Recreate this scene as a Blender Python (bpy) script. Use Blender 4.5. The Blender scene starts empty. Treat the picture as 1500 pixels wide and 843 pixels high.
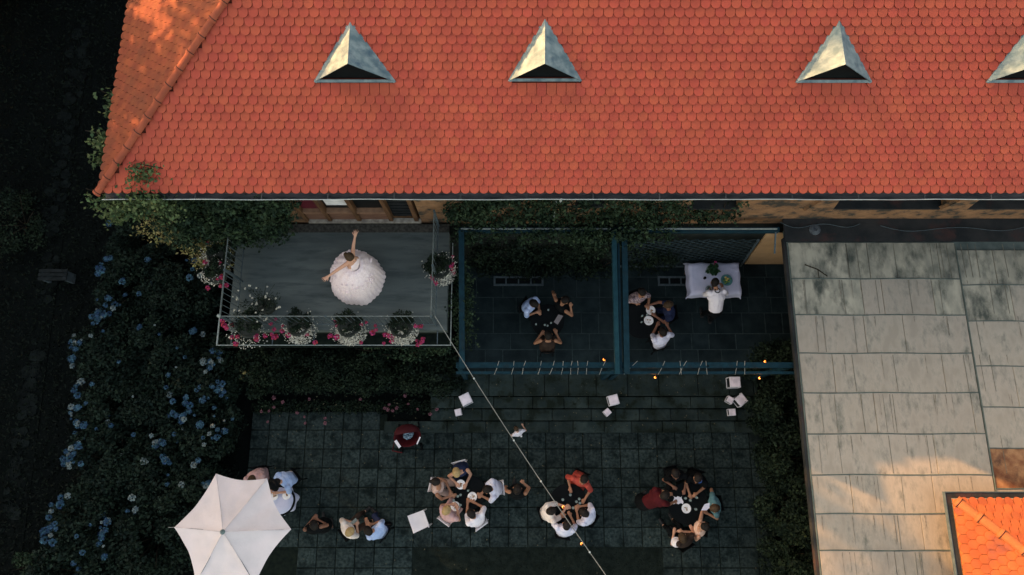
import bpy, bmesh, math, random
import numpy as np
from mathutils import Vector, Matrix
from math import sin, cos, pi, radians, sqrt, atan2

# ------------------------------------------------------------------ camera, sky, sun, exposure
S = bpy.context.scene
H, TH, FPX = 18.0, radians(14.0), 1000.0
cd = bpy.data.cameras.new('camera'); cam = bpy.data.objects.new('camera', cd)
S.collection.objects.link(cam); S.camera = cam
cam.location = (0, 0, H); cam.rotation_euler = (TH, 0, 0)
cd.sensor_width = 36; cd.lens = 24; cd.clip_end = 2000
SUN_AZ, SUN_EL = radians(35), radians(19)          # sun stands in the north-west: 35 deg north of west
w = bpy.data.worlds.new('World'); S.world = w; w.use_nodes = True
nt = w.node_tree; bg = nt.nodes['Background']
sk = nt.nodes.new('ShaderNodeTexSky'); sk.sky_type = 'NISHITA'; sk.sun_disc = False
sk.sun_elevation = SUN_EL; sk.sun_rotation = radians(-90) + SUN_AZ
sk.air_density = 1.0; sk.dust_density = 2.0; sk.ozone_density = 1.0
nt.links.new(sk.outputs[0], bg.inputs[0]); bg.inputs[1].default_value = 0.15
sd = bpy.data.lights.new('sun', 'SUN'); sun = bpy.data.objects.new('sun', sd); S.collection.objects.link(sun)
sd.energy = 2.5; sd.angle = radians(0.45); sd.color = (1.0, 0.62, 0.36)
SD = Vector((-cos(SUN_AZ)*cos(SUN_EL), sin(SUN_AZ)*cos(SUN_EL), sin(SUN_EL)))
sun.rotation_euler = SD.to_track_quat('Z', 'Y').to_euler(); sun.location = SD*60
S.view_settings.view_transform = 'Standard'; S.view_settings.look = 'None'
S.view_settings.exposure = 1.95; S.view_settings.gamma = 1
S.view_settings.use_white_balance = True
S.view_settings.white_balance_temperature = 10500; S.view_settings.white_balance_tint = 14

C = S.collection
R_ = random.Random(7)
NP = np.random.default_rng(11)

# ------------------------------------------------------------------ where a line of sight meets a plane of the place
def ray(px, py):
    x, y = (px-750)/FPX, (421.5-py)/FPX
    return Vector((x, y*cos(TH)+sin(TH), y*sin(TH)-cos(TH)))
def P(px, py, z=0.0):
    r = ray(px, py); s = (z-H)/r.z
    return Vector((r.x*s, r.y*s, z))
def PY(px, py, Y):
    r = ray(px, py); s = Y/r.y
    return Vector((r.x*s, Y, H+r.z*s))
def depth(p): return (H-p[2])*cos(TH)+p[1]*sin(TH)

# ------------------------------------------------------------------ materials
MATS = {}
def mat(name, col, rough=.8, col2=None, scale=6.0, detail=4, bump=0.0, bscale=40, stretch=(1,1,1), metal=0.0, spec=.3,
        jitter=0.0, tint=False, dirt=None, dscale=1.2, dlo=.5, dhi=.7, emit=None, estr=0, trans=0, sub=0):
    if name in MATS: return MATS[name]
    m = bpy.data.materials.new(name); m.use_nodes = True; MATS[name] = m
    t = m.node_tree; b = t.nodes['Principled BSDF']; N = t.nodes.new; L = t.links.new
    b.inputs['Roughness'].default_value = rough; b.inputs['Metallic'].default_value = metal
    b.inputs['Specular IOR Level'].default_value = spec if max(col)>.12 or metal or spec>.45 else .12
    if trans: b.inputs['Transmission Weight'].default_value = trans
    tc = N('ShaderNodeTexCoord'); mp = N('ShaderNodeMapping'); ob_ = N('ShaderNodeObjectInfo'); va_ = N('ShaderNodeVectorMath'); va_.operation = 'ADD'; L(tc.outputs['Object'], va_.inputs[0]); L(ob_.outputs['Location'], va_.inputs[1]); L(va_.outputs[0], mp.inputs[0]); mp.inputs['Scale'].default_value = stretch
    src = None
    c1 = (*col, 1); c2 = (*(col2 or [min(1, c*1.35) for c in col]), 1)
    n = N('ShaderNodeTexNoise'); n.inputs['Scale'].default_value = scale; n.inputs['Detail'].default_value = detail
    L(mp.outputs[0], n.inputs[0])
    r = N('ShaderNodeValToRGB'); L(n.outputs[0], r.inputs[0])
    r.color_ramp.elements[0].position = .35; r.color_ramp.elements[1].position = .65
    r.color_ramp.elements[0].color = c1; r.color_ramp.elements[1].color = c2
    src = r.outputs[0]
    if jitter or tint:
        oi = N('ShaderNodeObjectInfo'); at = N('ShaderNodeAttribute'); at.attribute_name = 'tint'
        ad = N('ShaderNodeMath'); ad.operation = 'ADD'; L(oi.outputs['Random'], ad.inputs[0]); L(at.outputs['Fac'], ad.inputs[1])
        fr = N('ShaderNodeMath'); fr.operation = 'FRACT'; L(ad.outputs[0], fr.inputs[0])
        mr = N('ShaderNodeMapRange'); L(fr.outputs[0], mr.inputs[0]); mr.inputs[3].default_value = 1-jitter; mr.inputs[4].default_value = 1+jitter
        hs = N('ShaderNodeHueSaturation'); L(src, hs.inputs['Color']); L(mr.outputs[0], hs.inputs['Value'])
        mh = N('ShaderNodeMapRange'); 
        f2 = N('ShaderNodeMath'); f2.operation = 'MULTIPLY'; f2.inputs[1].default_value = 7.31; L(fr.outputs[0], f2.inputs[0])
        f3 = N('ShaderNodeMath'); f3.operation = 'FRACT'; L(f2.outputs[0], f3.inputs[0]); L(f3.outputs[0], mh.inputs[0])
        hw = .06 if tint else .006
        mh.inputs[3].default_value = .5-hw*.6; mh.inputs[4].default_value = .5+hw*.4; L(mh.outputs[0], hs.inputs['Hue'])
        src = hs.outputs[0]
    if dirt:
        n2 = N('ShaderNodeTexNoise'); n2.inputs['Scale'].default_value = dscale; n2.inputs['Detail'].default_value = 6; n2.inputs['Roughness'].default_value = .65
        L(mp.outputs[0], n2.inputs[0])
        m2 = N('ShaderNodeMapRange'); L(n2.outputs[0], m2.inputs[0]); m2.inputs[1].default_value = dlo; m2.inputs[2].default_value = dhi
        mx = N('ShaderNodeMix'); mx.data_type = 'RGBA'; L(m2.outputs[0], mx.inputs[0]); L(src, mx.inputs[6]); mx.inputs[7].default_value = (*dirt, 1)
        src = mx.outputs[2]
    L(src, b.inputs['Base Color'])
    if bump:
        nb = N('ShaderNodeTexNoise'); nb.inputs['Scale'].default_value = bscale; nb.inputs['Detail'].default_value = 5; L(mp.outputs[0], nb.inputs[0])
        bp = N('ShaderNodeBump'); bp.inputs['Strength'].default_value = bump; bp.inputs['Distance'].default_value = .02
        L(nb.outputs[0], bp.inputs['Height']); L(bp.outputs[0], b.inputs['Normal'])
    if emit:
        b.inputs['Emission Color'].default_value = (*emit, 1); b.inputs['Emission Strength'].default_value = estr
    if sub:
        b.inputs['Subsurface Weight'].default_value = sub; b.inputs['Subsurface Radius'].default_value = (.02, .008, .004)
    return m

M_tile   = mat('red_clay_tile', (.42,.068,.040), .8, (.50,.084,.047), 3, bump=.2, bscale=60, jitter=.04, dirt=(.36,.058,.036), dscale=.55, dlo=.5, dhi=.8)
M_tileH  = mat('shaded_hip_tile', (.21,.045,.022), .85, (.28,.066,.030), 4, bump=.25, bscale=60, jitter=.07, dirt=(.13,.04,.025), dscale=.8, dlo=.5, dhi=.7)  # browner clay, darkened so the colour itself carries the shade on the hip side
M_tileO  = mat('orange_clay_tile', (.33,.076,.027), .8, (.40,.098,.034), 4, bump=.25, bscale=60, jitter=.10, dirt=(.19,.055,.045), dscale=1.3, dlo=.55, dhi=.72)
M_cap    = mat('ridge_clay', (.25,.055,.03), .8, (.34,.075,.038), 5, bump=.3)
M_capO   = mat('ridge_clay_orange', (.36,.10,.035), .7, (.42,.12,.045), 5, bump=.3)
M_zinc   = mat('weathered_zinc', (.095,.165,.185), .55, (.225,.30,.305), 7, bump=.15, bscale=25, stretch=(1,1,.5), metal=.1, spec=.3, dirt=(.05,.11,.145), dscale=4, dlo=.5, dhi=.72)
M_dark   = mat('dark_opening', (.004,.006,.007), .9)
M_louv   = mat('dark_wood_louvre', (.012,.014,.015), .8)
M_gutter = mat('dark_gutter', (.045,.052,.055), .6, (.11,.105,.105), 9, stretch=(.3,1,1), bump=.2)
M_rim    = mat('pale_metal', (.40,.46,.46), .4, metal=.3)
M_plast  = mat('ochre_plaster', (.20,.10,.052), .9, (.31,.155,.08), 7, bump=.5, bscale=25, stretch=(.9,1,1.2), dirt=(.04,.035,.028), dscale=3.5, dlo=.47, dhi=.60)
M_plast2 = mat('sandy_plaster', (.46,.27,.14), .9, (.54,.32,.17), 3, bump=.3)
M_wood   = mat('brown_wood', (.075,.035,.02), .6, (.15,.075,.04), 12, stretch=(1,1,.2))
M_glass  = mat('window_glass', (.004,.007,.008), .35, spec=.2)
M_curt   = mat('white_curtain', (.6,.6,.6), .9)
M_sill   = mat('stone_sill', (.22,.19,.16), .8, (.4,.36,.3), 9)
M_blue   = mat('blue_painted_steel', (.001,.020,.030), .8, (.002,.030,.044), 8, dirt=(.01,.02,.025), dscale=5, dlo=.52, dhi=.8)
M_bluel  = mat('light_blue_steel', (.002,.034,.048), .8, (.005,.048,.062), 8)
M_iron   = mat('grey_iron', (.05,.075,.085), .5, (.08,.11,.12), 10)
M_ironp  = mat('pale_iron', (.17,.215,.21), .6, (.27,.31,.295), 14)
M_railc  = mat('rail_iron', (.08,.10,.10), .6, (.13,.155,.15), 14)
M_roofp  = mat('balcony_felt', (.076,.096,.094), .85, (.112,.136,.130), 1.3, bump=.35, bscale=70, stretch=(.5,3,1), dirt=(.040,.055,.056), dscale=2.2, dlo=.5, dhi=.75)
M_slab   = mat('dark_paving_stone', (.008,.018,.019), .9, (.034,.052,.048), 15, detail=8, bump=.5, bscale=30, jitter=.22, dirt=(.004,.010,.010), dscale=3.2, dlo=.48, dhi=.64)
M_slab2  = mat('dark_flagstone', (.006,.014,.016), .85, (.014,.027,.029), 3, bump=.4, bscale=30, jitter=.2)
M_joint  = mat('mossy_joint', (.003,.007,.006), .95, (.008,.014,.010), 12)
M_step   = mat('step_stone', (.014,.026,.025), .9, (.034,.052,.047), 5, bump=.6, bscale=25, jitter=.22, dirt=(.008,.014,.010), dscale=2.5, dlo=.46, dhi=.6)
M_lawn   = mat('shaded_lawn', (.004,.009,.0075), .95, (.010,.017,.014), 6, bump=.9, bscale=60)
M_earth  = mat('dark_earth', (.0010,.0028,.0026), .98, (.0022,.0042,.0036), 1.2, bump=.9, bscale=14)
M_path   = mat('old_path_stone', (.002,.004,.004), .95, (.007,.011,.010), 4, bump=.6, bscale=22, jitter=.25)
M_metal  = mat('pale_sheet_metal', (.285,.25,.205), .7, (.405,.355,.295), 2.6, detail=8, bump=.2, bscale=12, stretch=(1.8,.8,1), metal=.15, spec=.3, jitter=.05, dirt=(.115,.12,.10), dscale=2.6, dlo=.47, dhi=.74)
M_metald = mat('dirty_sheet_metal', (.22,.215,.175), .7, (.36,.335,.265), 3.2, detail=8, bump=.2, bscale=12, stretch=(1.6,.8,1), metal=.1, jitter=.14, dirt=(.055,.065,.055), dscale=1.8, dlo=.46, dhi=.66)
M_flash  = mat('tarred_flashing', (.016,.02,.022), .8, (.036,.036,.036), 2, dirt=(.06,.03,.028), dscale=1.5, dlo=.55, dhi=.7, bump=.3)
M_rust   = mat('rusty_sheet', (.16,.055,.025), .8, (.34,.17,.085), 4, bump=.4, dirt=(.07,.03,.02), dscale=3, dlo=.5, dhi=.7)
M_seam   = mat('green_seam', (.06,.085,.08), .7, (.10,.13,.12), 5)
M_white  = mat('white_cloth', (.76,.71,.75), .85, (.82,.77,.80), 6, bump=1.0, bscale=11)
M_cloth  = mat('tablecloth_white', (.50,.52,.66), .85, (.58,.58,.72), 5, bump=.35, bscale=11)
M_canopy = mat('umbrella_canvas', (.62,.555,.56), .85, (.70,.62,.625), 2, bump=1.0, bscale=3.2)
M_wpaint = mat('white_paint', (.66,.62,.64), .5, (.74,.70,.71), 4)
M_satin  = mat('gown_lace', (.80,.64,.65), .8, (.92,.77,.77), 38, bump=.6, bscale=55)
M_black  = mat('black_cloth', (.0020,.0032,.0040), .9, (.0035,.005,.006), 5)
M_blackt = mat('black_table', (.0018,.0034,.0042), .8, (.003,.0052,.006), 4)
M_plate  = mat('white_china', (.75,.72,.70), .3)
M_food   = mat('food', (.28,.12,.06), .8, (.5,.36,.22), 30, detail=2)
M_glassw = mat('drinking_glass', (.32,.42,.42), .1, spec=.8, trans=.5)
M_red    = mat('red_cloth', (.42,.05,.035), .85, (.5,.07,.05), 6, bump=1.0, bscale=11)
M_dred   = mat('dark_red_cloth', (.055,.006,.008), .85)
M_navy   = mat('navy_cloth', (.012,.02,.05), .85)
M_bluec  = mat('light_blue_cloth', (.28,.42,.68), .85, (.4,.52,.75), 5, bump=1.0, bscale=11)
M_lil    = mat('pale_shirt', (.56,.58,.72), .85, (.66,.66,.76), 5, bump=1.0, bscale=11)
M_tan    = mat('sand_cloth', (.40,.27,.23), .85, bump=1.0, bscale=11)
M_pinkc  = mat('dusty_pink_cloth', (.46,.27,.26), .85, bump=1.0, bscale=11)
M_flor   = mat('floral_cloth', (.5,.36,.36), .85, (.06,.04,.06), 34, detail=1)
M_teal   = mat('teal_cloth', (.05,.14,.16), .85)
M_brown  = mat('dark_brown_cloth', (.03,.018,.014), .85)
M_skin   = mat('fair_skin', (.50,.25,.165), .6, (.54,.28,.19), 5, sub=.0)
M_skin2  = mat('tanned_skin', (.33,.145,.085), .6, (.37,.17,.10), 5)
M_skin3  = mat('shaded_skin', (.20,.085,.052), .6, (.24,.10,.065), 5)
M_hairD  = mat('dark_hair', (.008,.007,.007), .6, (.02,.015,.012), 60, stretch=(1,1,.2))
M_hairB  = mat('brown_hair', (.035,.020,.012), .6, (.07,.042,.024), 60)
M_hairG  = mat('blonde_hair', (.30,.19,.08), .6, (.42,.28,.13), 60)
M_hairW  = mat('straw_hat', (.5,.40,.26), .8, (.62,.50,.34), 50)
M_eye    = mat('eye', (.02,.02,.02), .3)
M_shoe   = mat('shoe', (.02,.02,.02), .5)
M_lamp   = mat('lit_bulb', (1,.6,.3), .4, emit=(1.0,.22,.035), estr=1.5)
M_cable  = mat('pale_cable', (.17,.175,.16), .6)
M_trunk  = mat('bark', (.015,.012,.009), .9, (.032,.025,.018), 8, bump=.6)
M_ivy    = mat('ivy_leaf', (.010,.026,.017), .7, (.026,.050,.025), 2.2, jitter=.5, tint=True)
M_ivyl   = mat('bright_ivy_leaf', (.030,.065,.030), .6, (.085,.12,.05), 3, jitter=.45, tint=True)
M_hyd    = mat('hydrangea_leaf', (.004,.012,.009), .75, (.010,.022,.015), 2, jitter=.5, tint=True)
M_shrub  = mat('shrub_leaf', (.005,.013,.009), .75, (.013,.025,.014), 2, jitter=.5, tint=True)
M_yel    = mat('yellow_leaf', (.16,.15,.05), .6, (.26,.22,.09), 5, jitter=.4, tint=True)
M_grass  = mat('grass_blade', (.0022,.0058,.0042), .7, (.005,.010,.006), 2, jitter=.45, tint=True)
M_blueF  = mat('blue_flower', (.014,.052,.105), .8, (.042,.11,.165), 6, jitter=.35, tint=True)
M_paleF  = mat('pale_flower', (.08,.14,.165), .8, (.20,.23,.21), 20, jitter=.3)
M_whiteF = mat('white_petal', (.36,.36,.30), .8, (.54,.50,.42), 30, jitter=.25)
M_pinkF  = mat('pink_petal', (.32,.018,.055), .8, (.42,.04,.09), 20, jitter=.35, tint=True)
M_dpink  = mat('faded_pink_petal', (.13,.045,.06), .8, (.22,.085,.10), 20, jitter=.3)
M_terra  = mat('planter_plastic', (.03,.035,.03), .8)
M_redp   = mat('red_pram_fabric', (.055,.005,.007), .85)

# ------------------------------------------------------------------ mesh helpers
ORG = {}
def link(o, parent=None, mw=None):
    C.objects.link(o)
    if parent is not None: o.parent = parent
    return o
def tag(o, label=None, cat=None, group=None, kind=None):
    if label: o['label'] = label
    if cat: o['category'] = cat
    if group: o['group'] = group
    if kind: o['kind'] = kind
    return o
def thing(name, label, cat, loc=(0,0,0), rz=0, group=None, kind=None):
    o = bpy.data.objects.new(name, None); o.empty_display_size = .2; C.objects.link(o)
    o.location = loc; o.rotation_euler = (0,0,rz)
    ORG[o] = Matrix.Translation(Vector(loc)) @ Matrix.Rotation(rz, 4, 'Z')
    return tag(o, label, cat, group, kind)

class MB:
    def __init__(s): s.v=[]; s.f=[]; s.t=[]
    def add(s, vs, fs, tint=0.0):
        b=len(s.v); s.v += [tuple(v) for v in vs]; s.f += [tuple(i+b for i in f) for f in fs]; s.t += [tint]*len(fs); return s
    def box(s, x0,x1,y0,y1,z0,z1, tint=0.0):
        return s.add([(x0,y0,z0),(x1,y0,z0),(x1,y1,z0),(x0,y1,z0),(x0,y0,z1),(x1,y0,z1),(x1,y1,z1),(x0,y1,z1)],
              [(0,3,2,1),(4,5,6,7),(0,1,5,4),(1,2,6,5),(2,3,7,6),(3,0,4,7)], tint)
    def prism(s, pts, z0, z1):      # pts counter-clockwise
        n=len(pts); z0=z0 if callable(z0) else (lambda p,z=z0:z); z1=z1 if callable(z1) else (lambda p,z=z1:z)
        vs=[(p[0],p[1],z0(p)) for p in pts]+[(p[0],p[1],z1(p)) for p in pts]
        return s.add(vs,[tuple(range(n))[::-1],tuple(range(n,2*n))]+[(i,(i+1)%n,n+(i+1)%n,n+i) for i in range(n)])
    def bar(s, p, q, w, h=None, up=(0,0,1)):
        p=Vector(p); q=Vector(q); h=h or w; d=(q-p).normalized(); u=Vector(up)
        if abs(d.dot(u))>.98: u=Vector((0,1,0))
        a=d.cross(u).normalized()*w/2; b=a.cross(d).normalized()*h/2
        vs=[p-a-b,p+a-b,p+a+b,p-a+b,q-a-b,q+a-b,q+a+b,q-a+b]
        return s.add(vs,[(0,1,2,3),(7,6,5,4),(0,4,5,1),(1,5,6,2),(2,6,7,3),(3,7,4,0)])
    def tube(s, pts, r, n=6, cap=True):
        pts=[Vector(p) for p in pts]; rs=r if isinstance(r,(list,tuple)) else [r]*len(pts); b=len(s.v); u=None
        for i,p in enumerate(pts):
            d=(pts[min(i+1,len(pts)-1)]-pts[max(i-1,0)]).normalized()
            if u is None: u=d.orthogonal().normalized()
            u=(u-d*u.dot(d)).normalized(); v=d.cross(u)
            for k in range(n): s.v.append(tuple(p+(u*cos(2*pi*k/n)+v*sin(2*pi*k/n))*rs[i]))
        for i in range(len(pts)-1):
            for k in range(n):
                s.f.append((b+i*n+k,b+i*n+(k+1)%n,b+(i+1)*n+(k+1)%n,b+(i+1)*n+k)); s.t.append(0)
        if cap:
            s.f.append(tuple(b+k for k in range(n))[::-1]); s.t.append(0)
            s.f.append(tuple(b+(len(pts)-1)*n+k for k in range(n))); s.t.append(0)
        return s
    def lathe(s, prof, n=16, c=(0,0,0), tint=0.0):
        b=len(s.v); m=len(prof)
        for r,z in prof:
            for k in range(n): s.v.append((c[0]+r*cos(2*pi*k/n),c[1]+r*sin(2*pi*k/n),c[2]+z))
        for i in range(m-1):
            for k in range(n):
                s.f.append((b+i*n+k,b+i*n+(k+1)%n,b+(i+1)*n+(k+1)%n,b+(i+1)*n+k)); s.t.append(tint)
        s.f.append(tuple(b+k for k in range(n))[::-1]); s.t.append(tint)
        s.f.append(tuple(b+(m-1)*n+k for k in range(n))); s.t.append(tint)
        return s
    def blob(s, p, q, r1, r2, lat=None, k=1.0, n=12, m=4):   # capsule, stretched by k along lat
        p=Vector(p); q=Vector(q); d=q-p; L=d.length
        d=d/L if L>1e-6 else Vector((0,0,1))
        u=Vector(lat).normalized() if lat is not None else d.orthogonal().normalized()
        u=(u-d*u.dot(d)); u=u.normalized() if u.length>1e-5 else d.orthogonal().normalized(); v=d.cross(u)
        rings=[]
        for i in range(m+1): a=pi/2*(1-i/m); rings.append((p-d*r1*sin(a), r1*cos(a)))
        for i in range(m+1): a=pi/2*i/m; rings.append((q+d*r2*sin(a), r2*cos(a)))
        b=len(s.v)
        for c,r in rings:
            r=max(r,1e-4)
            for j in range(n): s.v.append(tuple(c+u*(cos(2*pi*j/n)*r*k)+v*(sin(2*pi*j/n)*r)))
        for i in range(len(rings)-1):
            for j in range(n):
                s.f.append((b+i*n+j,b+i*n+(j+1)%n,b+(i+1)*n+(j+1)%n,b+(i+1)*n+j)); s.t.append(0)
        s.f.append(tuple(b+j for j in range(n))[::-1]); s.f.append(tuple(b+(len(rings)-1)*n+j for j in range(n))); s.t+=[0,0]
        return s
    def mesh(s, name, M=None):
        me=bpy.data.meshes.new(name); vs=s.v
        if M is not None: I=M.inverted(); vs=[tuple(I@Vector(v)) for v in vs]
        me.from_pydata(vs,[],s.f); 
        if any(s.t):
            a=me.attributes.new('tint','FLOAT','FACE'); a.data.foreach_set('value',s.t)
        return me
    def obj(s, name, m, parent=None, label=None, smooth=False, world=True, bevel=0, kind=None, **kw):
        M = ORG.get(parent) if (world and parent is not None) else None
        me=s.mesh(name,M); me.materials.append(m)
        bm=bmesh.new(); bm.from_mesh(me); bmesh.ops.recalc_face_normals(bm,faces=bm.faces)
        if bevel:
            bmesh.ops.remove_doubles(bm,verts=bm.verts,dist=1e-5)
            es=[e for e in bm.edges if len(e.link_faces)==2 and e.calc_face_angle(0)>.6]
            try: bmesh.ops.bevel(bm,geom=es,offset=bevel,segments=1,affect='EDGES')
            except Exception: pass
        bm.to_mesh(me); bm.free()
        if smooth: me.polygons.foreach_set('use_smooth',[True]*len(me.polygons))
        o=bpy.data.objects.new(name,me); link(o,parent)
        if parent is not None: ORG[o]=ORG.get(parent,Matrix())
        tag(o,label,kind=kind,**kw); return o
    def remesh(s, vox):
        me=bpy.data.meshes.new('tmp'); me.from_pydata(s.v,[],s.f)
        bm=bmesh.new(); bm.from_mesh(me); bmesh.ops.recalc_face_normals(bm,faces=bm.faces); bm.to_mesh(me); bm.free()
        o=bpy.data.objects.new('tmp',me); C.objects.link(o)
        md=o.modifiers.new('r','REMESH'); md.mode='VOXEL'; md.voxel_size=vox
        sm=o.modifiers.new('s','SMOOTH'); sm.iterations=2; sm.factor=.5
        dg=bpy.context.evaluated_depsgraph_get(); out=bpy.data.meshes.new_from_object(o.evaluated_get(dg))
        bpy.data.objects.remove(o); bpy.data.meshes.remove(me)
        return out
def from_mesh(name, me, m, parent=None, M=None, label=None):
    if M is not None: me.transform(M.inverted())
    me.name=name; me.materials.clear(); me.materials.append(m)
    me.polygons.foreach_set('use_smooth',[True]*len(me.polygons))
    o=bpy.data.objects.new(name,me); link(o,parent); return tag(o,label)
def inst(name, me, parent, loc=(0,0,0), rot=(0,0,0), scale=None, label=None):
    o=bpy.data.objects.new(name,me); C.objects.link(o); o.parent=parent; o.location=loc; o.rotation_euler=rot
    if scale: o.scale=scale if hasattr(scale,'__len__') else (scale,)*3
    return tag(o,label)
def copy_tree(o, parent=None):
    c=o.copy(); C.objects.link(c)
    if parent is not None: c.parent=parent
    for ch in list(o.children): copy_tree(ch,c)
    return c

def np_quads(name, V, m, parent=None, tints=None, label=None, kind=None):      # V: (n,4,3) separate quads
    n=len(V); V=V.reshape(-1,3)
    if parent is not None and parent in ORG:
        I=np.array(ORG[parent].inverted()); V=V@I[:3,:3].T+I[:3,3]
    me=bpy.data.meshes.new(name); me.vertices.add(n*4); me.loops.add(n*4); me.polygons.add(n)
    me.vertices.foreach_set('co',V.astype(np.float32).ravel())
    me.loops.foreach_set('vertex_index',np.arange(n*4,dtype=np.int32))
    me.polygons.foreach_set('loop_start',np.arange(0,n*4,4,dtype=np.int32)); me.polygons.foreach_set('loop_total',np.full(n,4,dtype=np.int32))
    me.update(calc_edges=True)
    a=me.attributes.new('tint','FLOAT','FACE'); a.data.foreach_set('value',(tints if tints is not None else NP.random(n)).astype(np.float32))
    me.materials.append(m); o=bpy.data.objects.new(name,me); link(o,parent); return tag(o,label,kind=kind)
def leaves(C0, size, up=.6, asp=.6, out=None):
    """one leaf-shaped quad at each centre; up pulls the normals skyward, out is an optional outward direction"""
    n=len(C0); nr=NP.normal(size=(n,3)); nr/=np.linalg.norm(nr,axis=1)[:,None]; nr[:,2]+=up
    if out is not None: nr+=out*.8
    nr/=np.linalg.norm(nr,axis=1)[:,None]
    a=np.cross(nr,NP.normal(size=(n,3))); a/=np.linalg.norm(a,axis=1)[:,None]; b=np.cross(nr,a)
    s=(size*(.6+.8*NP.random(n)))[:,None]
    fold=nr*s*.18
    return np.stack([C0-a*s, C0+b*s*asp-fold*0, C0+a*s, C0-b*s*asp-fold],axis=1)
def in_ell(c, r, n, shell=.55):
    d=NP.normal(size=(n,3)); d/=np.linalg.norm(d,axis=1)[:,None]
    rad=(shell+(1-shell)*NP.random(n)**.6)[:,None]
    return np.array(c)+d*rad*np.array(r)
def clumps(c, r, k, n, sub=.35, shell=.5):
    """n points gathered in k uneven clumps spread through the ellipsoid c,r"""
    cc=in_ell(c,r,k,shell); out=[]
    for q in cc:
        f=.6+.8*NP.random(); out.append(in_ell(q,np.array(r)*sub*f,max(4,int(n/k*f)),.2))
    return np.concatenate(out)

# ================================================================== THE SETTING
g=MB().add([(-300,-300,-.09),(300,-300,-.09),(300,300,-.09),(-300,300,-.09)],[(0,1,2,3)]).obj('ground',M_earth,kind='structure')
tag(g,'dark earth and rough grass of the garden')

# ---- terrace of square slabs
PT=.476
o0=P(608.5,686,0); FLZ=.48                                     # one joint crossing fixes the grid
ty1=P(700,634,0).y; tx0=P(381,700,0).x; tx1=P(1112,700,0).x
ty2=P(500,607,0).y; ex0_=P(665,590,.3).x-1.75; lawn_y=P(700,797,0).y; lx0=P(596,810,0).x; lx1=P(972,810,0).x
terr=thing('terrace','dark square slab terrace between the steps and the lawn','',(0,0,0),kind='structure')
MB().box(tx0-.2,tx1+.3,-4.2,ty1,-.12,-.022).obj('slab_bed',M_joint,terr)
MB().box(tx0-.2,ex0_,ty1,ty2,-.12,-.023).obj('slab_bed',M_joint,terr)
sm=MB().box(-PT/2+.011,PT/2-.011,-PT/2+.011,PT/2-.011,-.05,0)
sme=sm.mesh('paving_slab'); sme.materials.append(M_slab)
bm=bmesh.new(); bm.from_mesh(sme); bmesh.ops.recalc_face_normals(bm,faces=bm.faces)
bmesh.ops.bevel(bm,geom=[e for e in bm.edges if all(v.co.z>-.01 for v in e.verts)],offset=.008,segments=1,affect='EDGES'); bm.to_mesh(sme); bm.free()
i0=int(math.floor((tx0-o0.x)/PT)); i1=int(math.ceil((tx1-o0.x)/PT))
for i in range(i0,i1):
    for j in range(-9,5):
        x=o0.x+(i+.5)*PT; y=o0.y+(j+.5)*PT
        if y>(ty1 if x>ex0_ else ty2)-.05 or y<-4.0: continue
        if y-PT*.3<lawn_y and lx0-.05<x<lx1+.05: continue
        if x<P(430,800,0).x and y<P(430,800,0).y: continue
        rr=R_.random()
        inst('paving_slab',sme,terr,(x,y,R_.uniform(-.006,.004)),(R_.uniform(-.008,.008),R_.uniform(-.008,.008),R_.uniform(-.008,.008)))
lit=MB()
for k in range(420):
    px=R_.uniform(385,1110); py=R_.choice([R_.uniform(545,640),R_.uniform(640,840),R_.uniform(560,700)])
    z=.486 if py<575 else .50 if py<580 else .372 if py<596 else .252 if py<614 else .132 if py<632 else .008
    c=P(px,py,z); a=R_.random()*6; s_=R_.uniform(.008,.028)
    lit.add([(c.x+s_*cos(a),c.y+s_*sin(a),z),(c.x+s_*.6*cos(a+1.6),c.y+s_*.6*sin(a+1.6),z+.006),(c.x-s_*cos(a),c.y-s_*sin(a),z+.002),(c.x+s_*.6*cos(a-1.6),c.y+s_*.6*sin(a-1.6),z+.006)],[(0,1,2,3)])
o=lit.obj('fallen_leaves',mat('fallen_leaf',(.05,.055,.035),.9,(.13,.11,.07),40),kind='stuff'); tag(o,'scattered small fallen leaves on the steps and terrace slabs','leaf litter')
# ---- lawn below
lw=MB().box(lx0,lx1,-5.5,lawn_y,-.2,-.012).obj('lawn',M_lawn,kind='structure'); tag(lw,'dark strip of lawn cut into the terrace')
# ---- four broad steps up to the pergola floor
st=thing('garden_steps','','',(0,0,0),kind='structure'); st['label']='four broad shallow stone steps up to the pergola floor'
ex=(P(665,590,.3).x-.6, P(1108,590,.3).x)
edges=[(634,.12),(616,.24),(598,.36),(580,.48)]
for k,(py,z) in enumerate(edges):
    y0=P(800,py,z).y; y1=(P(800,edges[k+1][0],edges[k+1][1]).y+.06) if k<3 else P(800,548,.48).y
    x=ex[0]-(1.2 if k==0 else 0)
    while x<ex[1]:
        L=R_.choice([.62,.8,1.0,.7]); x2=min(x+L,ex[1])
        MB().box(x+.006,x2-.006,y0,y1-(.075 if k<3 else 0),z-.13,z+R_.uniform(-.004,.004)).obj('step_stone',M_step,st,bevel=.012)
        x=x2
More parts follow.
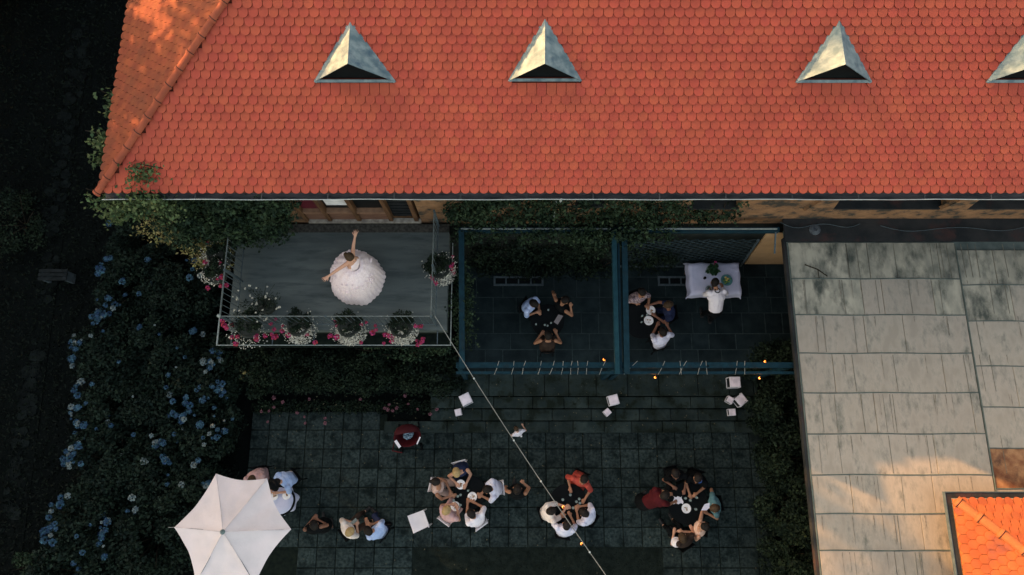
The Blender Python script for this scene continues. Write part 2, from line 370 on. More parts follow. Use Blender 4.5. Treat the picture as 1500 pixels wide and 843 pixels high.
# ---- floor under the pergola
pf=thing('pergola_floor','','',(0,0,0),kind='structure'); pf['label']='dark flagstone floor in broken bond under the blue pergola'
px0=P(672,470,FLZ).x; px1=7.3; py0=P(800,548,FLZ).y; py1=5.05
MB().box(px0,px1,py0,py1,-.1,FLZ-.006).obj('floor_bed',mat('pale_joint',(.020,.036,.037),.95,(.034,.054,.053),12),pf)
MB().box(P(1112,560,.4).x,7.3,P(800,634,.2).y,py0,-.1,.30).obj('bed_edge',M_joint,pf)
y=py0+.005
while y<py1-.02:
    h=R_.choice([.42,.55,.62]); y2=min(y+h,py1); x=px0
    while x<px1:
        L=R_.choice([.45,.7,.9,.6]); x2=min(x+L,px1)
        MB().box(x+.009,x2-.009,y+.009,y2-.009,FLZ-.05,FLZ+R_.uniform(-.004,.004)).obj('flagstone',M_slab2,pf,bevel=.006)
        x=x2
    y=y2
# cellar gratings
for (xa,xb,lab) in ((723,796,'cellar grating in the floor of the left pergola bay'),(964,1014,'cellar grating beside the white-clothed table')):
    a=P(xa,419,FLZ+.01); b=P(xb,405,FLZ+.01)
    gr=thing('floor_grating','grey framed '+lab,'grating',((a.x+b.x)/2,(a.y+b.y)/2,FLZ),group='cellar gratings under the pergola')
    m=MB()
    for (x0,x1,y0,y1) in ((a.x,b.x,a.y,a.y+.05),(a.x,b.x,b.y-.05,b.y),(a.x,a.x+.05,a.y+.05,b.y-.05),(b.x-.05,b.x,a.y+.05,b.y-.05)): m.box(x0,x1,y0,y1,FLZ,FLZ+.025)
    m.obj('frame',M_iron,gr)
    MB().box(a.x+.05,b.x-.05,a.y+.05,b.y-.05,FLZ+.001,FLZ+.008).obj('opening',M_dark,gr)
    nb=3 if xb-xa<60 else 4
    for k in range(1,nb):
        x=a.x+(b.x-a.x)*k/nb; MB().box(x-.018,x+.018,a.y+.05,b.y-.05,FLZ+.008,FLZ+.022).obj('crossbar',M_iron,gr)

# ---- old garden path at the far left, with its stones
gp=thing('garden_path','','',(0,0,0),kind='structure'); gp['label']='faint stone edged garden path along the left side'
MB().prism([P(20,880,-.085),P(60,560,-.085),P(112,180,-.085),P(150,-40,-.085),P(128,-40,-.085),P(70,240,-.085),P(36,560,-.085),P(-30,880,-.085)][::-1] and
           [P(-30,880),P(20,880),P(62,560),P(112,180),P(150,-40),P(122,-40),P(82,180),P(34,560)],-.1,-.07).obj('path_bed',M_earth,gp)
for k in range(150):
    t=R_.random(); py=-20+t*800; cx=np.interp(py,[-40,180,560,880],[136,98,48,-6])+R_.uniform(-13,13)
    if 430<py<520 and R_.random()<.6: continue
    p=P(cx,py,-.06); s=R_.uniform(.07,.2); n=R_.randint(5,7); ph=R_.random()*6
    pts=[(p.x+s*cos(ph+2*pi*i/n)*R_.uniform(.8,1.1),p.y+s*sin(ph+2*pi*i/n)*R_.uniform(.8,1.1)) for i in range(n)]
    MB().prism(pts,-.09,-.055+R_.uniform(0,.03)).obj('path_stone',M_path,gp,bevel=.01)
# a weathered bench beside it
b0=P(76,402,.4); be=thing('garden_bench','grey weathered wooden bench beside the dark garden path','bench',(b0.x,b0.y,-.08))
for k in range(3): MB().box(b0.x-.38,b0.x+.38,b0.y-.16+k*.11,b0.y-.07+k*.11,.34,.37).obj('seat_board',mat('grey_board',(.006,.009,.009),.8,(.016,.02,.021),9),be)
for sx in (-1,1): MB().box(b0.x+sx*.3-.03,b0.x+sx*.3+.03,b0.y-.14,b0.y+.12,-.09,.34).obj('leg',M_iron,be)

# ================================================================== MAIN BUILDING
XE, YE, ZE = -7.72, 4.84, 6.0                # eave corner
AL=radians(32.0); TA=math.tan(AL)
YU, YG = 5.31, 5.05                          # wall faces above / below balcony level
XR=16.0; YRID=9.15; ZRID=ZE+(YRID-YE)*TA; DEP=YRID-YE
B=thing('main_building','long ochre house with red beaver-tail tile roof and four zinc dormers','building',(4,7,-.05))
# walls with openings
wins=[(1012,1082,3.98),(1212,1385,3.98),(1402,1560,3.98),(700,742,4.1),(842,886,4.1)]
wx=sorted([(PY(a,300,YU).x,PY(b,300,YU).x,z) for a,b,z in wins])
dx0,dx1=PY(441,310,YU).x,PY(612,310,YU).x
openings=sorted([(dx0,dx1,3.0)]+wx)
def wall_seg(x0,x1,z0,z1,yf,yb,name='wall',m=M_plast): MB().box(x0,x1,yf,yb,z0,z1).obj(name,m,B)
x=XE+.45
for (a,b,z) in openings:
    wall_seg(x,a,3.06,5.93,YU,YU+.4)
    if z>3.1: wall_seg(a,b,3.06,z,YU+.003,YU+.4)
    wall_seg(a,b,5.62,5.93,YU+.003,YU+.4)
    if z>3.1:
        w=MB().box(a,b,YU+.22,YU+.26,z,5.62).obj('window',M_glass,B)
        fr=MB()
        n=max(2,int((b-a)/.7))
        for k in range(n+1):
            xx=a+(b-a)*k/n; fr.box(max(a,xx-.03),min(b,xx+.03),YU+.16,YU+.22,z,5.62)
        fr.obj('frame',M_wood,w)
        MB().box(a-.04,b+.04,YU-.05,YU+.16,z-.05,z+.012).obj('sill',M_flash,w)
    x=b
wall_seg(x,XR-.4,3.06,5.93,YU,YU+.4)
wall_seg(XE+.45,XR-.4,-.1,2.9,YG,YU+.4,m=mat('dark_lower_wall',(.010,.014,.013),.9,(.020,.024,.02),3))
wall_seg(XE+.45,XR-.4,2.9,3.06,YU,YU+.4)
MB().box(XE+.45,XE+.85,YU+.4,14,-.1,5.93).obj('wall',M_plast,B)
MB().box(XR-.8,XR-.4,YU+.4,14,-.1,5.93).obj('wall',M_plast,B)
# splayed pier feet beside the windows
for pxc in (1198,1393):
    c=PY(pxc,305,YU).x; MB().add([(c-.30,YU-.07,3.9),(c+.30,YU-.07,3.9),(c+.11,YU-.07,4.9),(c-.11,YU-.07,4.9),(c-.34,YU,3.9),(c+.34,YU,3.9),(c+.11,YU,4.9),(c-.11,YU,4.9)],
       [(0,1,2,3),(0,3,7,4),(1,5,6,2),(3,2,6,7),(0,4,5,1)]).obj('pier_foot',M_plast,B)
sx0=7.34
# ground wall light patch inside the pergola (bare plaster)
a=PY(1082,392,YG).x; b=PY(1118,345,YG).x
MB().add([(a,YG-.04,FLZ),(sx0,YG-.04,FLZ),(sx0,YG-.04,3.0),(b,YG-.04,3.0),(a,YG-.002,FLZ),(sx0,YG-.002,FLZ),(sx0,YG-.002,3.0),(b,YG-.002,3.0)],[(0,1,2,3),(3,2,6,7),(0,3,7,4),(0,4,5,1)]).obj('plaster_panel',M_plast2,B,label='bare sandy plaster panel')
# glazed balcony front: sill wall, frames, panes, a curtain and a dark shutter
zb=3.06
bf=MB().box(dx0,dx1,YU-.06,YU+.05,zb,zb+.06).obj('threshold',M_sill,B,label='pale worn stone threshold')
MB().box(dx0,PY(568,315,YU).x,YU+.02,YU+.12,zb+.06,zb+.55).obj('wood_panel',mat('rosy_wood',(.13,.055,.035),.7,(.24,.12,.08),9,stretch=(.3,1,3)),B)
MB().box(dx0,PY(568,315,YU).x,YU-.02,YU+.13,zb+.55,zb+.60).obj('sill',mat('wood_sill',(.25,.13,.08),.6,(.34,.18,.11),9),B)
posts=[441,476,520,568,606]
for k,p in enumerate(posts):
    xx=PY(p,312,YU).x; MB().box(xx-.045,xx+.045,YU-.03,YU+.14,zb+.06,5.62).obj('post',M_wood,B)
for k in range(4):
    xa,xb=PY(posts[k],312,YU).x+.045,PY(posts[k+1],312,YU).x-.045
    z0=zb+.60 if k<3 else zb+.06
    w=MB().box(xa,xb,YU+.10,YU+.12,z0,5.62).obj('window' if k<3 else 'shutter',M_glass if k<3 else M_louv,B,label=None if k<3 else 'closed dark slatted shutter')
    if k==1: MB().box(xa+.05,xb-.03,YU+.085,YU+.095,z0+.20,5.6).obj('curtain',M_curt,w)
    if k==0: MB().box(xa,xb,YU+.085,YU+.095,z0,z0+.6).obj('pane',mat('maroon_glass',(.09,.012,.02),.3),w)
    if k==3:
        for q in range(14): MB().box(xa+.03,xb-.03,YU+.075,YU+.10,z0+.08+q*.17,z0+.20+q*.17).obj('slat',M_louv,w)
# --- roof body (boards under the tiles)
roof=thing('roof',None,None,(XE,YE,ZE)); roof.parent=B; roof.location=Vector((XE,YE,ZE))-Vector(B.location)
XH=XE+DEP
RB=MB().add([(XE,YE,ZE),(XR,YE,ZE),(XR,YRID,ZRID),(XH,YRID,ZRID),(XE,2*YRID-YE,ZE),(XR,2*YRID-YE,ZE),(XR,YE,ZE-.05),(XE,YE,ZE-.05),(XE,2*YRID-YE,ZE-.05),(XR,2*YRID-YE,ZE-.05)],
   [(0,1,2,3),(0,3,4),(4,3,2,5),(1,5,2),(7,8,9,6),(0,7,6,1),(0,4,8,7),(4,5,9,8),(1,6,9,5)])
RB.obj('roof_deck',mat('under_tile_board',(.12,.03,.02),.9),roof)
# tile: beaver tail, local x across, y down the slope, z out
TW=.1755; GA=.146; TL=.23; TT=.021
def tile_shape(seg=8):
    hw=TW/2-.004; RD=.074; pts=[(-hw,-TL+GA+0.0),(-hw,GA-RD)]
    for i in range(seg+1):
        a=pi-pi*i/seg; pts.append((hw*cos(a),GA-RD+RD*sin(a)))
    pts+= [(hw,-TL+GA)]
    return pts[::1]
def tile_mb(pts,ymax=None):
    n=len(pts); zt=lambda y:.006+.036*(y-(-TL+GA))/TL; vs=[(x,y,zt(y)) for x,y in pts]+[(x,y,zt(y)+TT) for x,y in pts]
    fs=[tuple(range(n,2*n))]+[(i,(i+1)%n,n+(i+1)%n,n+i) for i in range(1,n-1)]
    return vs,fs
tv,tf=tile_mb(tile_shape())
tm=MB().add(tv,tf)
def tile_mesh(m):
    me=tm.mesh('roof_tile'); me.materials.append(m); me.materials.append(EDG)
    bm=bmesh.new(); bm.from_mesh(me); bmesh.ops.recalc_face_normals(bm,faces=bm.faces)
    for f in bm.faces:
        if len(f.verts)>6 and f.normal.z<0:
            bmesh.ops.reverse_faces(bm,faces=bm.faces); break
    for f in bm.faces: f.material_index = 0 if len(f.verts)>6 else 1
    bm.to_mesh(me); bm.free(); return me
EDG=mat('shadow_tile_edge',(.075,.016,.012),.95,(.11,.022,.015),9)  # edge faces coloured dark to draw the shadow arc below each tile
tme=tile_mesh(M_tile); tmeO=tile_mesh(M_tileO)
def facet_tiles(M, wid, length, keep, parent, m, me, maxobj, stuffname, wob=.0):
    """M: frame at eave start: x along eave, y DOWN slope, z out. Rows climb from the eave."""
    spots=[]
    nrow=int(length/GA)
    for r in range(nrow):
        y=-(r+1)*GA+.02
        n=int(wid/TW)+2
        for i in range(-1,n):
            x=(i+(.5 if r%2 else 0))*TW
            w=M@Vector((x,y,0)); 
            if keep(x,y,w): spots.append((depth(w),x,y))
    spots.sort(); near=spots[:maxobj]; rest=spots[maxobj:]
    base=ORG[parent].inverted()
    for d,x,y in near:
        L=base@M@Matrix.Translation((x,y,R_.uniform(-.001,.002)))@Matrix.Rotation(R_.gauss(0,.014),4,'Z')@Matrix.Rotation(R_.gauss(0,.010),4,'X')
        o=bpy.data.objects.new('roof_tile',me); C.objects.link(o); o.parent=parent; o.matrix_local=L
    if rest:
        mb=MB(); tvv=[Vector(v) for v in tv]
        for d,x,y in rest:
            L=M@Matrix.Translation((x,y,R_.uniform(-.001,.002)))@Matrix.Rotation(R_.gauss(0,.014),4,'Z')@Matrix.Rotation(R_.gauss(0,.010),4,'X')
            mb.add([L@v for v in tvv],tf,R_.random())
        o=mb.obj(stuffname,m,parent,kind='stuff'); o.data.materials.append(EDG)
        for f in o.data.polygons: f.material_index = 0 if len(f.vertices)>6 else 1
def frame(o, ex, down):
    ex=Vector(ex).normalized(); dn=Vector(down).normalized(); n=ex.cross(dn)
    if n.z<0: n=-n; 
    M=Matrix.Identity(4)
    for i in range(3): M[i][0]=ex[i]; M[i][1]=dn[i]; M[i][2]=n[i]; M[i][3]=o[i]
    return M
# dormer footprints (world), also used to keep tiles away
nS=Vector((0,-sin(AL),cos(AL)))
def on_roof(px,py):
    r=ray(px,py); o=Vector((0,0,H)); q=Vector((XE,YE,ZE)); t=(q-o).dot(nS)/r.dot(nS); return o+r*t
dorm=[((514,37),(465,121),(577,120),(510,91)),((798,33),(748,119),(848,119),(798,91)),((1227,35),(1167,121),(1271,121),(1237,92)),((1511,37),(1445,121),(1556,121),(1521,92))]
dw=[]
for A,Lp,Rp,Tp in dorm:
    A=on_roof(*A); Lw=on_roof(*Lp); Rw=on_roof(*Rp); yb=(Lw.y+Rw.y)/2; Lw.y=Rw.y=yb; Lw.z=Rw.z=(Lw.z+Rw.z)/2
    T=PY(Tp[0],Tp[1],yb+.02); dw.append((A,Lw,Rw,T))
def in_dormer(w):
    for A,Lw,Rw,T in dw:
        if Lw.y+.02<w.y<A.y-.1:
            t=(w.y-Lw.y)/(A.y-Lw.y); xl=Lw.x+(A.x-Lw.x)*t; xr=Rw.x+(A.x-Rw.x)*t
            if xl+.01<w.x<xr-.01: return True
    return False
MS=frame((XE,YE,ZE+.002),(1,0,0),(0,-cos(AL),-sin(AL)))
facet_tiles(MS,19.0,4.2,lambda x,y,w:(w.x-XE)>(w.y-YE)-.0 and x>0.02 and w.x<9.6 and not in_dormer(w),roof,M_tile,tme,300,'roof_tiles')
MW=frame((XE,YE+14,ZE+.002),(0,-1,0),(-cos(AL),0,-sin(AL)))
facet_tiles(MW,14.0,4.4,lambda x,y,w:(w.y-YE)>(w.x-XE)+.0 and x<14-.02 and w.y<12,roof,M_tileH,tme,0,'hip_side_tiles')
# hip caps
a=Vector((XE-.05,YE-.05,ZE+.03)); hd=Vector((1,1,TA)).normalized(); n=int(4.6/.36)
up=Vector((-TA,-TA,2)).normalized(); side=hd.cross(up).normalized()
cap=MB()
K=8
for e,(t,rr) in enumerate(((0,.086),(.045,.090),(.060,.074),(.40,.066))):
    for k in range(K+1):
        an=pi*k/K; cap.v.append((t, rr*cos(an), rr*sin(an)*.85))
for e in range(3):
    for k in range(K):
        i=e*(K+1)+k; cap.f.append((i,i+1,i+K+2,i+K+1)); cap.t.append(0)

cap.f.append(tuple(range(K+1))); cap.t.append(0)
def capmesh(m):
    me=cap.mesh('hip_cap'); me.materials.append(m); me.materials.append(mat('cap_shadow_line',(.07,.025,.018),.9))  # dark colour on the collar step stands in for the shadow at each cap
    for f in me.polygons[K:3*K-K]: f.material_index=1
    return me
def place_caps(a,d,up,n,step,me,parent,sc=1):
    side=up.cross(d).normalized(); up=d.cross(side)
    for i in range(n):
        M=Matrix.Identity(4); p=a+d*step*i
        for r in range(3): M[r][0]=d[r]*sc; M[r][1]=side[r]*sc; M[r][2]=up[r]*sc; M[r][3]=p[r]
        o=bpy.data.objects.new('hip_cap',me); C.objects.link(o); o.parent=parent
        o.matrix_local=ORG[parent].inverted()@M@Matrix.Rotation(R_.gauss(0,.02),4,'X')@Matrix.Rotation(R_.gauss(0,.01),4,'Z')
place_caps(a,hd,up,n+4,.36,capmesh(M_cap),roof)
# ridge caps out of frame at the top
place_caps(Vector((XH,YRID,ZRID+.03)),Vector((1,0,0)),Vector((0,0,1)),54,.36,capmesh(M_cap),roof)
# dormers: three levels: building > dormer > cladding, front
for k,(A,Lw,Rw,T) in enumerate(dw):
    D=bpy.data.objects.new('dormer',None); C.objects.link(D); D.parent=B; c=(Lw+Rw)/2; D.location=c-Vector(B.location); ORG[D]=Matrix.Translation(c)
    lift=nS*.06
    for nm,E,sg in (('cladding',Lw,-1),('cladding',Rw,1)):
        m=MB(); mid=(T+E)/2
        El=E+lift+Vector((sg*.05,0,0)); Al=A+lift+Vector((0,.05,.02)); Tl=T+Vector((0,-.05,.03))
        # subdivided slightly wavy sheet
        n=8; V=[]; idx={}
        for i in range(n+1):
            for j in range(n+1-i):
                u,v=i/n,j/n; p=Al*(1-u-v)+El*u+Tl*v
                wv=.010*sin(p.x*23+p.y*9)*sin(p.y*17+k)*(1 if 0<i and 0<j and i+j<n else 0)
                idx[i,j]=len(V); V.append(p+Vector((0,0,wv)))
        F=[]
        for i in range(n):
            for j in range(n-i):
                F.append((idx[i,j],idx[i+1,j],idx[i,j+1]))
                if i+j<n-1: F.append((idx[i+1,j],idx[i+1,j+1],idx[i,j+1]))
        b0=len(V); V2=V+[v+Vector((0,0,-.012)) for v in V]; F2=F+[tuple(q+b0 for q in f)[::-1] for f in F]
        m.add(V2,F2); m.obj(nm,M_zinc,D,smooth=True)
        # flange lying on the tiles
        MB().bar(E+nS*.045+Vector((sg*.025,-.01,.01)),A+nS*.065+Vector((0,.05,0)),.05,.012,up=nS).obj('edge_flange',M_zinc,D)
    fy=Vector((0,.10,0))
    MB().add([Lw+Vector((.03,.05,.05)),Rw+Vector((-.03,.05,.05)),T+Vector((0,.07,-.03))],[(0,1,2)]).obj('front_opening',M_dark,D)
    for q in range(3):
        t=.12+.22*q; pa=Lw.lerp(T,t)+Vector((.05,.07,0)); pb=Rw.lerp(T,t)+Vector((-.05,.07,0)); MB().bar(pa,pb,.012,.05).obj('louvre',M_louv,D)
    MB().bar(Lw+Vector((-.03,-.015,.06)),Rw+Vector((.03,-.015,.06)),.05,.03,up=nS).obj('front_apron',M_zinc,D)
# gutter
gx0=P(395,290,5.9).x
def gutter_pts(x0,x1,y,z,r=.075):
    V=[];F=[]; n=6; xs=np.linspace(x0,x1,30)
    for x in xs:
        dz=.012*sin(x*1.7)+.008*sin(x*4.1)
        for k in range(n+1):
            a=pi*k/n; V.append((x,y+r*cos(a),z-r*sin(a)*.9+dz))
    for i in range(len(xs)-1):
        for k in range(n):
            q=i*(n+1)+k; F.append((q,q+1,q+n+2,q+n+1))
    return V,F
gt=thing('gutter',None,None,(0,0,0)); 
ORG[gt]=Matrix.Translation(Vector((XE,YE-.06,5.95))); gt.parent=B; gt.location=Vector((XE,YE-.06,5.95))-Vector(B.location)
V,F=gutter_pts(XE,XR,YE-.03,5.93,.095); MB().add(V,F).obj('gutter_trough',M_gutter,gt)
xs=np.linspace(XE,XR,60); MB().tube([(x,YE-.125,5.935+.012*sin(x*1.7)+.008*sin(x*4.1)) for x in xs],.008,5).obj('gutter_rim',M_rim,gt)
for x in np.arange(XE+.5,XR,1.25): MB().bar((x,YE-.12,5.925),(x,YE+.08,5.96),.02,.008).obj('gutter_bracket',M_gutter,gt)
MB().tube([(P(822,293,5.8).x,YE-.09,5.87),(P(822,293,5.8).x,YE-.04,5.6),(P(822,293,5.8).x,YU-.06,5.3),(P(822,293,5.8).x,YU-.06,3.3)],.02,6).obj('drain_pipe',M_rim,gt)

# ================================================================== BALCONY
zb=3.0
bxl,bxr=P(334,480,zb).x,P(655,480,zb).x; bys=P(500,484,zb).y
BA=thing('balcony','grey felt-covered roof balcony with thin iron railing and planter rail','balcony',((bxl+bxr)/2,bys,-.05))
MB().box(bxl,bxr,bys,YG,zb-.28,zb).obj('deck',M_roofp,BA)
MB().box(bxl,bxr,YG,YU-.06,zb-.28,zb+.012).obj('deck_upstand',mat('rough_upstand',(.035,.035,.03),.9,(.08,.075,.065),14,bump=.7,bscale=30),BA)
# felt strips laid with lapped edges
yy=bys+.02; k=0
while yy<YG-.3:
    MB().box(bxl+.02,bxr-.02,yy,min(yy+.47,YG-.22),zb+.0005,zb+.008+.004*(k%2)).obj('felt_strip',M_roofp,BA); yy+=.455; k+=1
MB().box(bxl+.05,bxr-.2,bys+.1,YG-.1,-.1,zb-.28).obj('lower_wall',M_joint,BA)
rz=zb+1.0
rs=P(500,463.5,rz).y; rl=P(322,462,rz).x; rr_=P(632,440,rz).x; rb=YU-.1
MB().tube([(rl,rs,rz),(rr_,rs,rz)],.014,6).obj('top_rail',M_railc,BA)
MB().tube([(rl,rs,rz),(rl,rb-.2,rz)],.014,6).obj('top_rail',M_railc,BA)
MB().tube([(rr_,rs,rz),(rr_,rb,rz)],.012,6).obj('top_rail',M_railc,BA)
for z in (.12,):
    MB().tube([(rl,rs,zb+z),(rr_,rs,zb+z)],.012,5).obj('bottom_rail',M_iron,BA)
    MB().tube([(rl,rs,zb+z),(rl,rb-.2,zb+z)],.012,5).obj('bottom_rail',M_iron,BA)
    MB().tube([(rr_,rs,zb+z),(rr_,rb,zb+z)],.012,5).obj('bottom_rail',M_iron,BA)
bal=MB().tube([(0,0,.12),(0,0,.99)],.0075,5); bme=bal.mesh('baluster'); bme.materials.append(M_iron)
BAo=ORG[BA].inverted()
def balu(x,y): inst('baluster',bme,BA,BAo@Vector((x,y,zb)))
for x in np.arange(rl+.13,rr_,.13): balu(x,rs)
for y in np.arange(rs+.13,rb-.2,.13): balu(rl,y)
for y in np.arange(rs+.13,rb,.13): balu(rr_,y)
for (x,y) in ((rl,rs),(rr_,rs),((rl+rr_)/2,rs),(rl,rs+1.0),(rl,rb-.25),(rr_,rs+1.1),(rr_,rb)): MB().box(x-.02,x+.02,y-.02,y+.02,zb,rz+.03).obj('post',M_iron,BA)
MB().lathe([(.0,0),(.035,.01),(.04,.04),(.02,.07),(0,.08)],8,(rl,rs,rz+.02)).obj('post_knob',M_ironp,BA)
# planter rail outside
oz=zb-.02; oy=P(500,506,oz).y; ol=P(318,503,oz).x; orr=P(660,507,oz).x
MB().bar((ol-.015,oy,oz),(orr+.015,oy,oz),.016,.024).obj('planter_rail',M_ironp,BA)
MB().bar((ol,oy+.014,oz),(ol,rs+1.0,oz),.024,.04).obj('planter_rail',M_ironp,BA)
MB().bar((orr,oy+.014,oz),(orr,YG-.25,oz),.02,.04).obj('planter_rail',M_ironp,BA)
for x in np.linspace(ol+.3,orr-.3,6): MB().bar((x,oy,oz-.03),(x,bys,oz-.03),.02,.02).obj('rail_bracket',M_iron,BA)
MB().box(ol+.01,orr-.01,oy+.02,bys-.005,zb-.50,zb-.47).obj('planter_tray',M_joint,BA)

# flower tubs: foliage above, white petals hanging over the front, pink round the sides
def flower_tub(px,py,label,z=zb+.25,dx=0,r=.34,white=1.0,pink=1.0,seed=0,front=-90,lit=0,wsp=95):
    c=P(px,py,z)
    T=thing('flower_tub',label,'flower tub',(c.x,c.y,zb-.46 if z<zb+.6 else zb),0,'planted tubs on the balcony rail')
    MB().lathe([(.15,0),(.19,.02),(.23,.30),(.25,.32),(.21,.325),(.20,.30)],14,(c.x,c.y,z-.30)).obj('tub',M_terra,T)
    fr=radians(front)
    C0=clumps((c.x-.25*r*cos(fr),c.y-.25*r*sin(fr),z+.12),(r*.80,r*.72,.24),26,1900,.3); np_quads('foliage',leaves(C0,.020,.5),M_shrub,T)
    # white spill on the front half
    n=int(520*white)
    if n:
        an=fr+NP.normal(size=n)*radians(wsp)*.5; rad=r*(.25+.80*NP.random(n)**.6); zz=z+.02-.30*(rad/r)**2+.05*NP.random(n)
        C1=np.stack([c.x+rad*np.cos(an),c.y+rad*np.sin(an),zz],1)
        np_quads('white_flowers',leaves(C1,.016,1.6,1.0),M_whiteF,T,kind='stuff')
        n=130; an=fr+NP.normal(size=n)*1.15; rad=r*(.7+.5*NP.random(n)); C1=np.stack([c.x+rad*np.cos(an),c.y+rad*np.sin(an),z+.25*NP.random(n)-.05],1)
        np_quads('scattered_white_flowers',leaves(C1,.012,1.6,1.0),M_whiteF,T,kind='stuff')
    # pink blooms, each a little ruffled head
    hm=BLOOM
    for k in range(int(11*pink)):
        an=fr+R_.choice((-1,1))*radians(R_.uniform(30,115)); rd=r*R_.uniform(.75,1.7)
        o=inst('pink_bloom',hm,T,ORG[T].inverted()@Vector((c.x+rd*cos(an),c.y+rd*sin(an)*.9,z+R_.uniform(-.1,.16))),(R_.uniform(-.5,.5),R_.uniform(-.5,.5),R_.random()*6),R_.uniform(.6,1.25))
    return T
def ruff(r,n,size,m,name,flat=.7,up=.4):
    d=NP.normal(size=(n,3)); d/=np.linalg.norm(d,axis=1)[:,None]; d[:,2]=np.abs(d[:,2])*1.0-.15
    C0=d*np.array([r,r,r*flat]); V=leaves(C0,size,up,.9,out=d*1.4)
    o=np_quads(name,V,m); me=o.data; bpy.data.objects.remove(o); return me
BLOOM=ruff(.042,26,.024,M_pinkF,'pink_bloom')
flower_tub(437,477,'tub of white and pink flowers, left of the middle one on the balcony front',r=.36,white=.8,pink=.8)
flower_tub(511,479,'fullest tub of white flowers hanging over the balcony front, directly below the bride',r=.36,white=1.3,pink=.9)
flower_tub(588,480,'white and crimson flower tub nearest the right corner of the balcony',r=.34,white=1.1,pink=1.2)
flower_tub(364,480,'dark leafy tub of pink flowers at the left corner of the balcony',r=.40,white=.05,pink=1.4)
flower_tub(644,393,'tub with red and white flowers on the right-hand balcony rail',z=zb+.35,r=.34,white=.55,pink=.8,front=-50,wsp=50)
flower_tub(320,375,'sunlit tub with pale and white blooms on the upper left balcony rail',z=zb+.75,r=.28,white=.5,pink=.3,front=200)
flower_tub(313,400,'sunlit tub of yellow and pink blooms at the left balcony railing',z=zb+.75,r=.24,white=.25,pink=.6,front=220)
# loose plant with starry white flowers growing in the balcony corner
c=P(385,445,zb+.4); T=thing('potted_plant','loose plant with scattered cream flowers inside the balcony corner','plant',(c.x,c.y,zb))
MB().lathe([(.13,0),(.17,.02),(.19,.26),(.17,.27)],12,(c.x,c.y,zb+.012)).obj('pot',M_terra,T)
C0=clumps((c.x,c.y,zb+.5),(.42,.34,.26),20,650,.25); np_quads('foliage',leaves(C0,.018,.5),M_shrub,T)
st_=MB()
for k in range(26):
    an=R_.random()*2*pi; rd=R_.uniform(.15,.52); st_.tube([(c.x,c.y,zb+.3),(c.x+rd*.6*cos(an),c.y+rd*.6*sin(an),zb+.55),(c.x+rd*cos(an),c.y+rd*sin(an),zb+.62)],.004,4)
st_.obj('stems',M_shrub,T)
star=ruff(.016,7,.017,M_whiteF,'cream_flower')
for k in range(34):
    an=R_.random()*2*pi; rd=R_.uniform(.05,.56); inst('cream_flower',star,T,(rd*cos(an),rd*sin(an)*.85,.68+R_.uniform(-.1,.08)),(0,0,R_.random()*6),R_.uniform(.7,1.3))

# ================================================================== PERGOLA
zp=3.28; zf=3.0
PG=thing('pergola','open blue steel pergola frame of two bays against the house','pergola',(P(900,535,zf).x,P(900,535,zf).y,0))
yb=PY(800,335.5,YG-.04).y; zbk=PY(800,335.5,YG-.04).z
def pb(px,py,z): return P(px,py,z)
a=P(672,336,zbk).x; b=P(1142,336,zbk).x; yk=P(800,336,zbk).y
MB().box(a,b,yk-.05,yk+.05,zbk-.16,zbk).obj('back_beam',M_blue,PG)
MB().box(a+.05,P(895,336,zbk).x,yk-.015,yk+.015,zbk+.002,zbk+.03).obj('light_tube',M_ironp,PG)
MB().box(P(922,336,zbk).x,P(1138,336,zbk).x,yk-.015,yk+.015,zbk+.002,zbk+.03).obj('light_tube',M_ironp,PG)
yf=P(800,535,zf).y; yf2=P(800,546,zf).y
xf0=P(668,535,zf).x; xf1=P(1165,535,zf).x
MB().box(xf0,xf1,yf-.06,yf+.06,zf-.12,zf).obj('front_beam',M_blue,PG)
MB().box(xf0,xf1,yf2-.028,yf2+.028,zf-.10,zf-.02).obj('front_rail',M_blue,PG)
def rafter(pxa,pxb,w,m=M_blue,low=0,py0=540):
    A=P(pxa,338,zbk-.02-low); Bq=P(pxb,py0,zf+.004-low); MB().bar(A,Bq,w,.14).obj('rafter',m,PG)
rafter(676,677,.12); rafter(899,904,.10,M_bluel,0,548); rafter(905,909,.05,M_blue,.05,548); rafter(914,918,.12,M_blue,0,548)
for px in (672,904,917,1160):
    q=P(px,541,zf); MB().box(q.x-.05,q.x+.05,yf-.055,yf+.045,FLZ,zf-.12).obj('post',M_blue,PG)
MB().bar((P(1138,340,zbk).x,yk,zbk-.05),(P(1138,340,zbk).x,yk-.5,zbk-.25),.03).obj('hook_bar',M_iron,PG)
# white cord lashed between the two front members
cords=[(731,724),(753,749),(770,765),(793,788),(812,805),(825,822),(838,836),(846,846),(861,859),(887,878),
       (934,914),(974,964),(996,998),(1006,995),(1029,1022),(1034,1036),(1080,1077),(1091,1091)]
LC=thing('lashing_cord','thin white cord wound in slanting turns round the pergola front beam','cord',(P(900,540,zf).x,yf,zf),0)
for (xa,xb) in cords:
    A=P(xa,529,zf+.02); Bq=P(xb,549,zf-.01); mid=(A+Bq)/2+Vector((R_.uniform(-.02,.02),0,-.02)); MB().tube([A,mid,Bq],.0065,5).obj('turn',M_cable,LC)
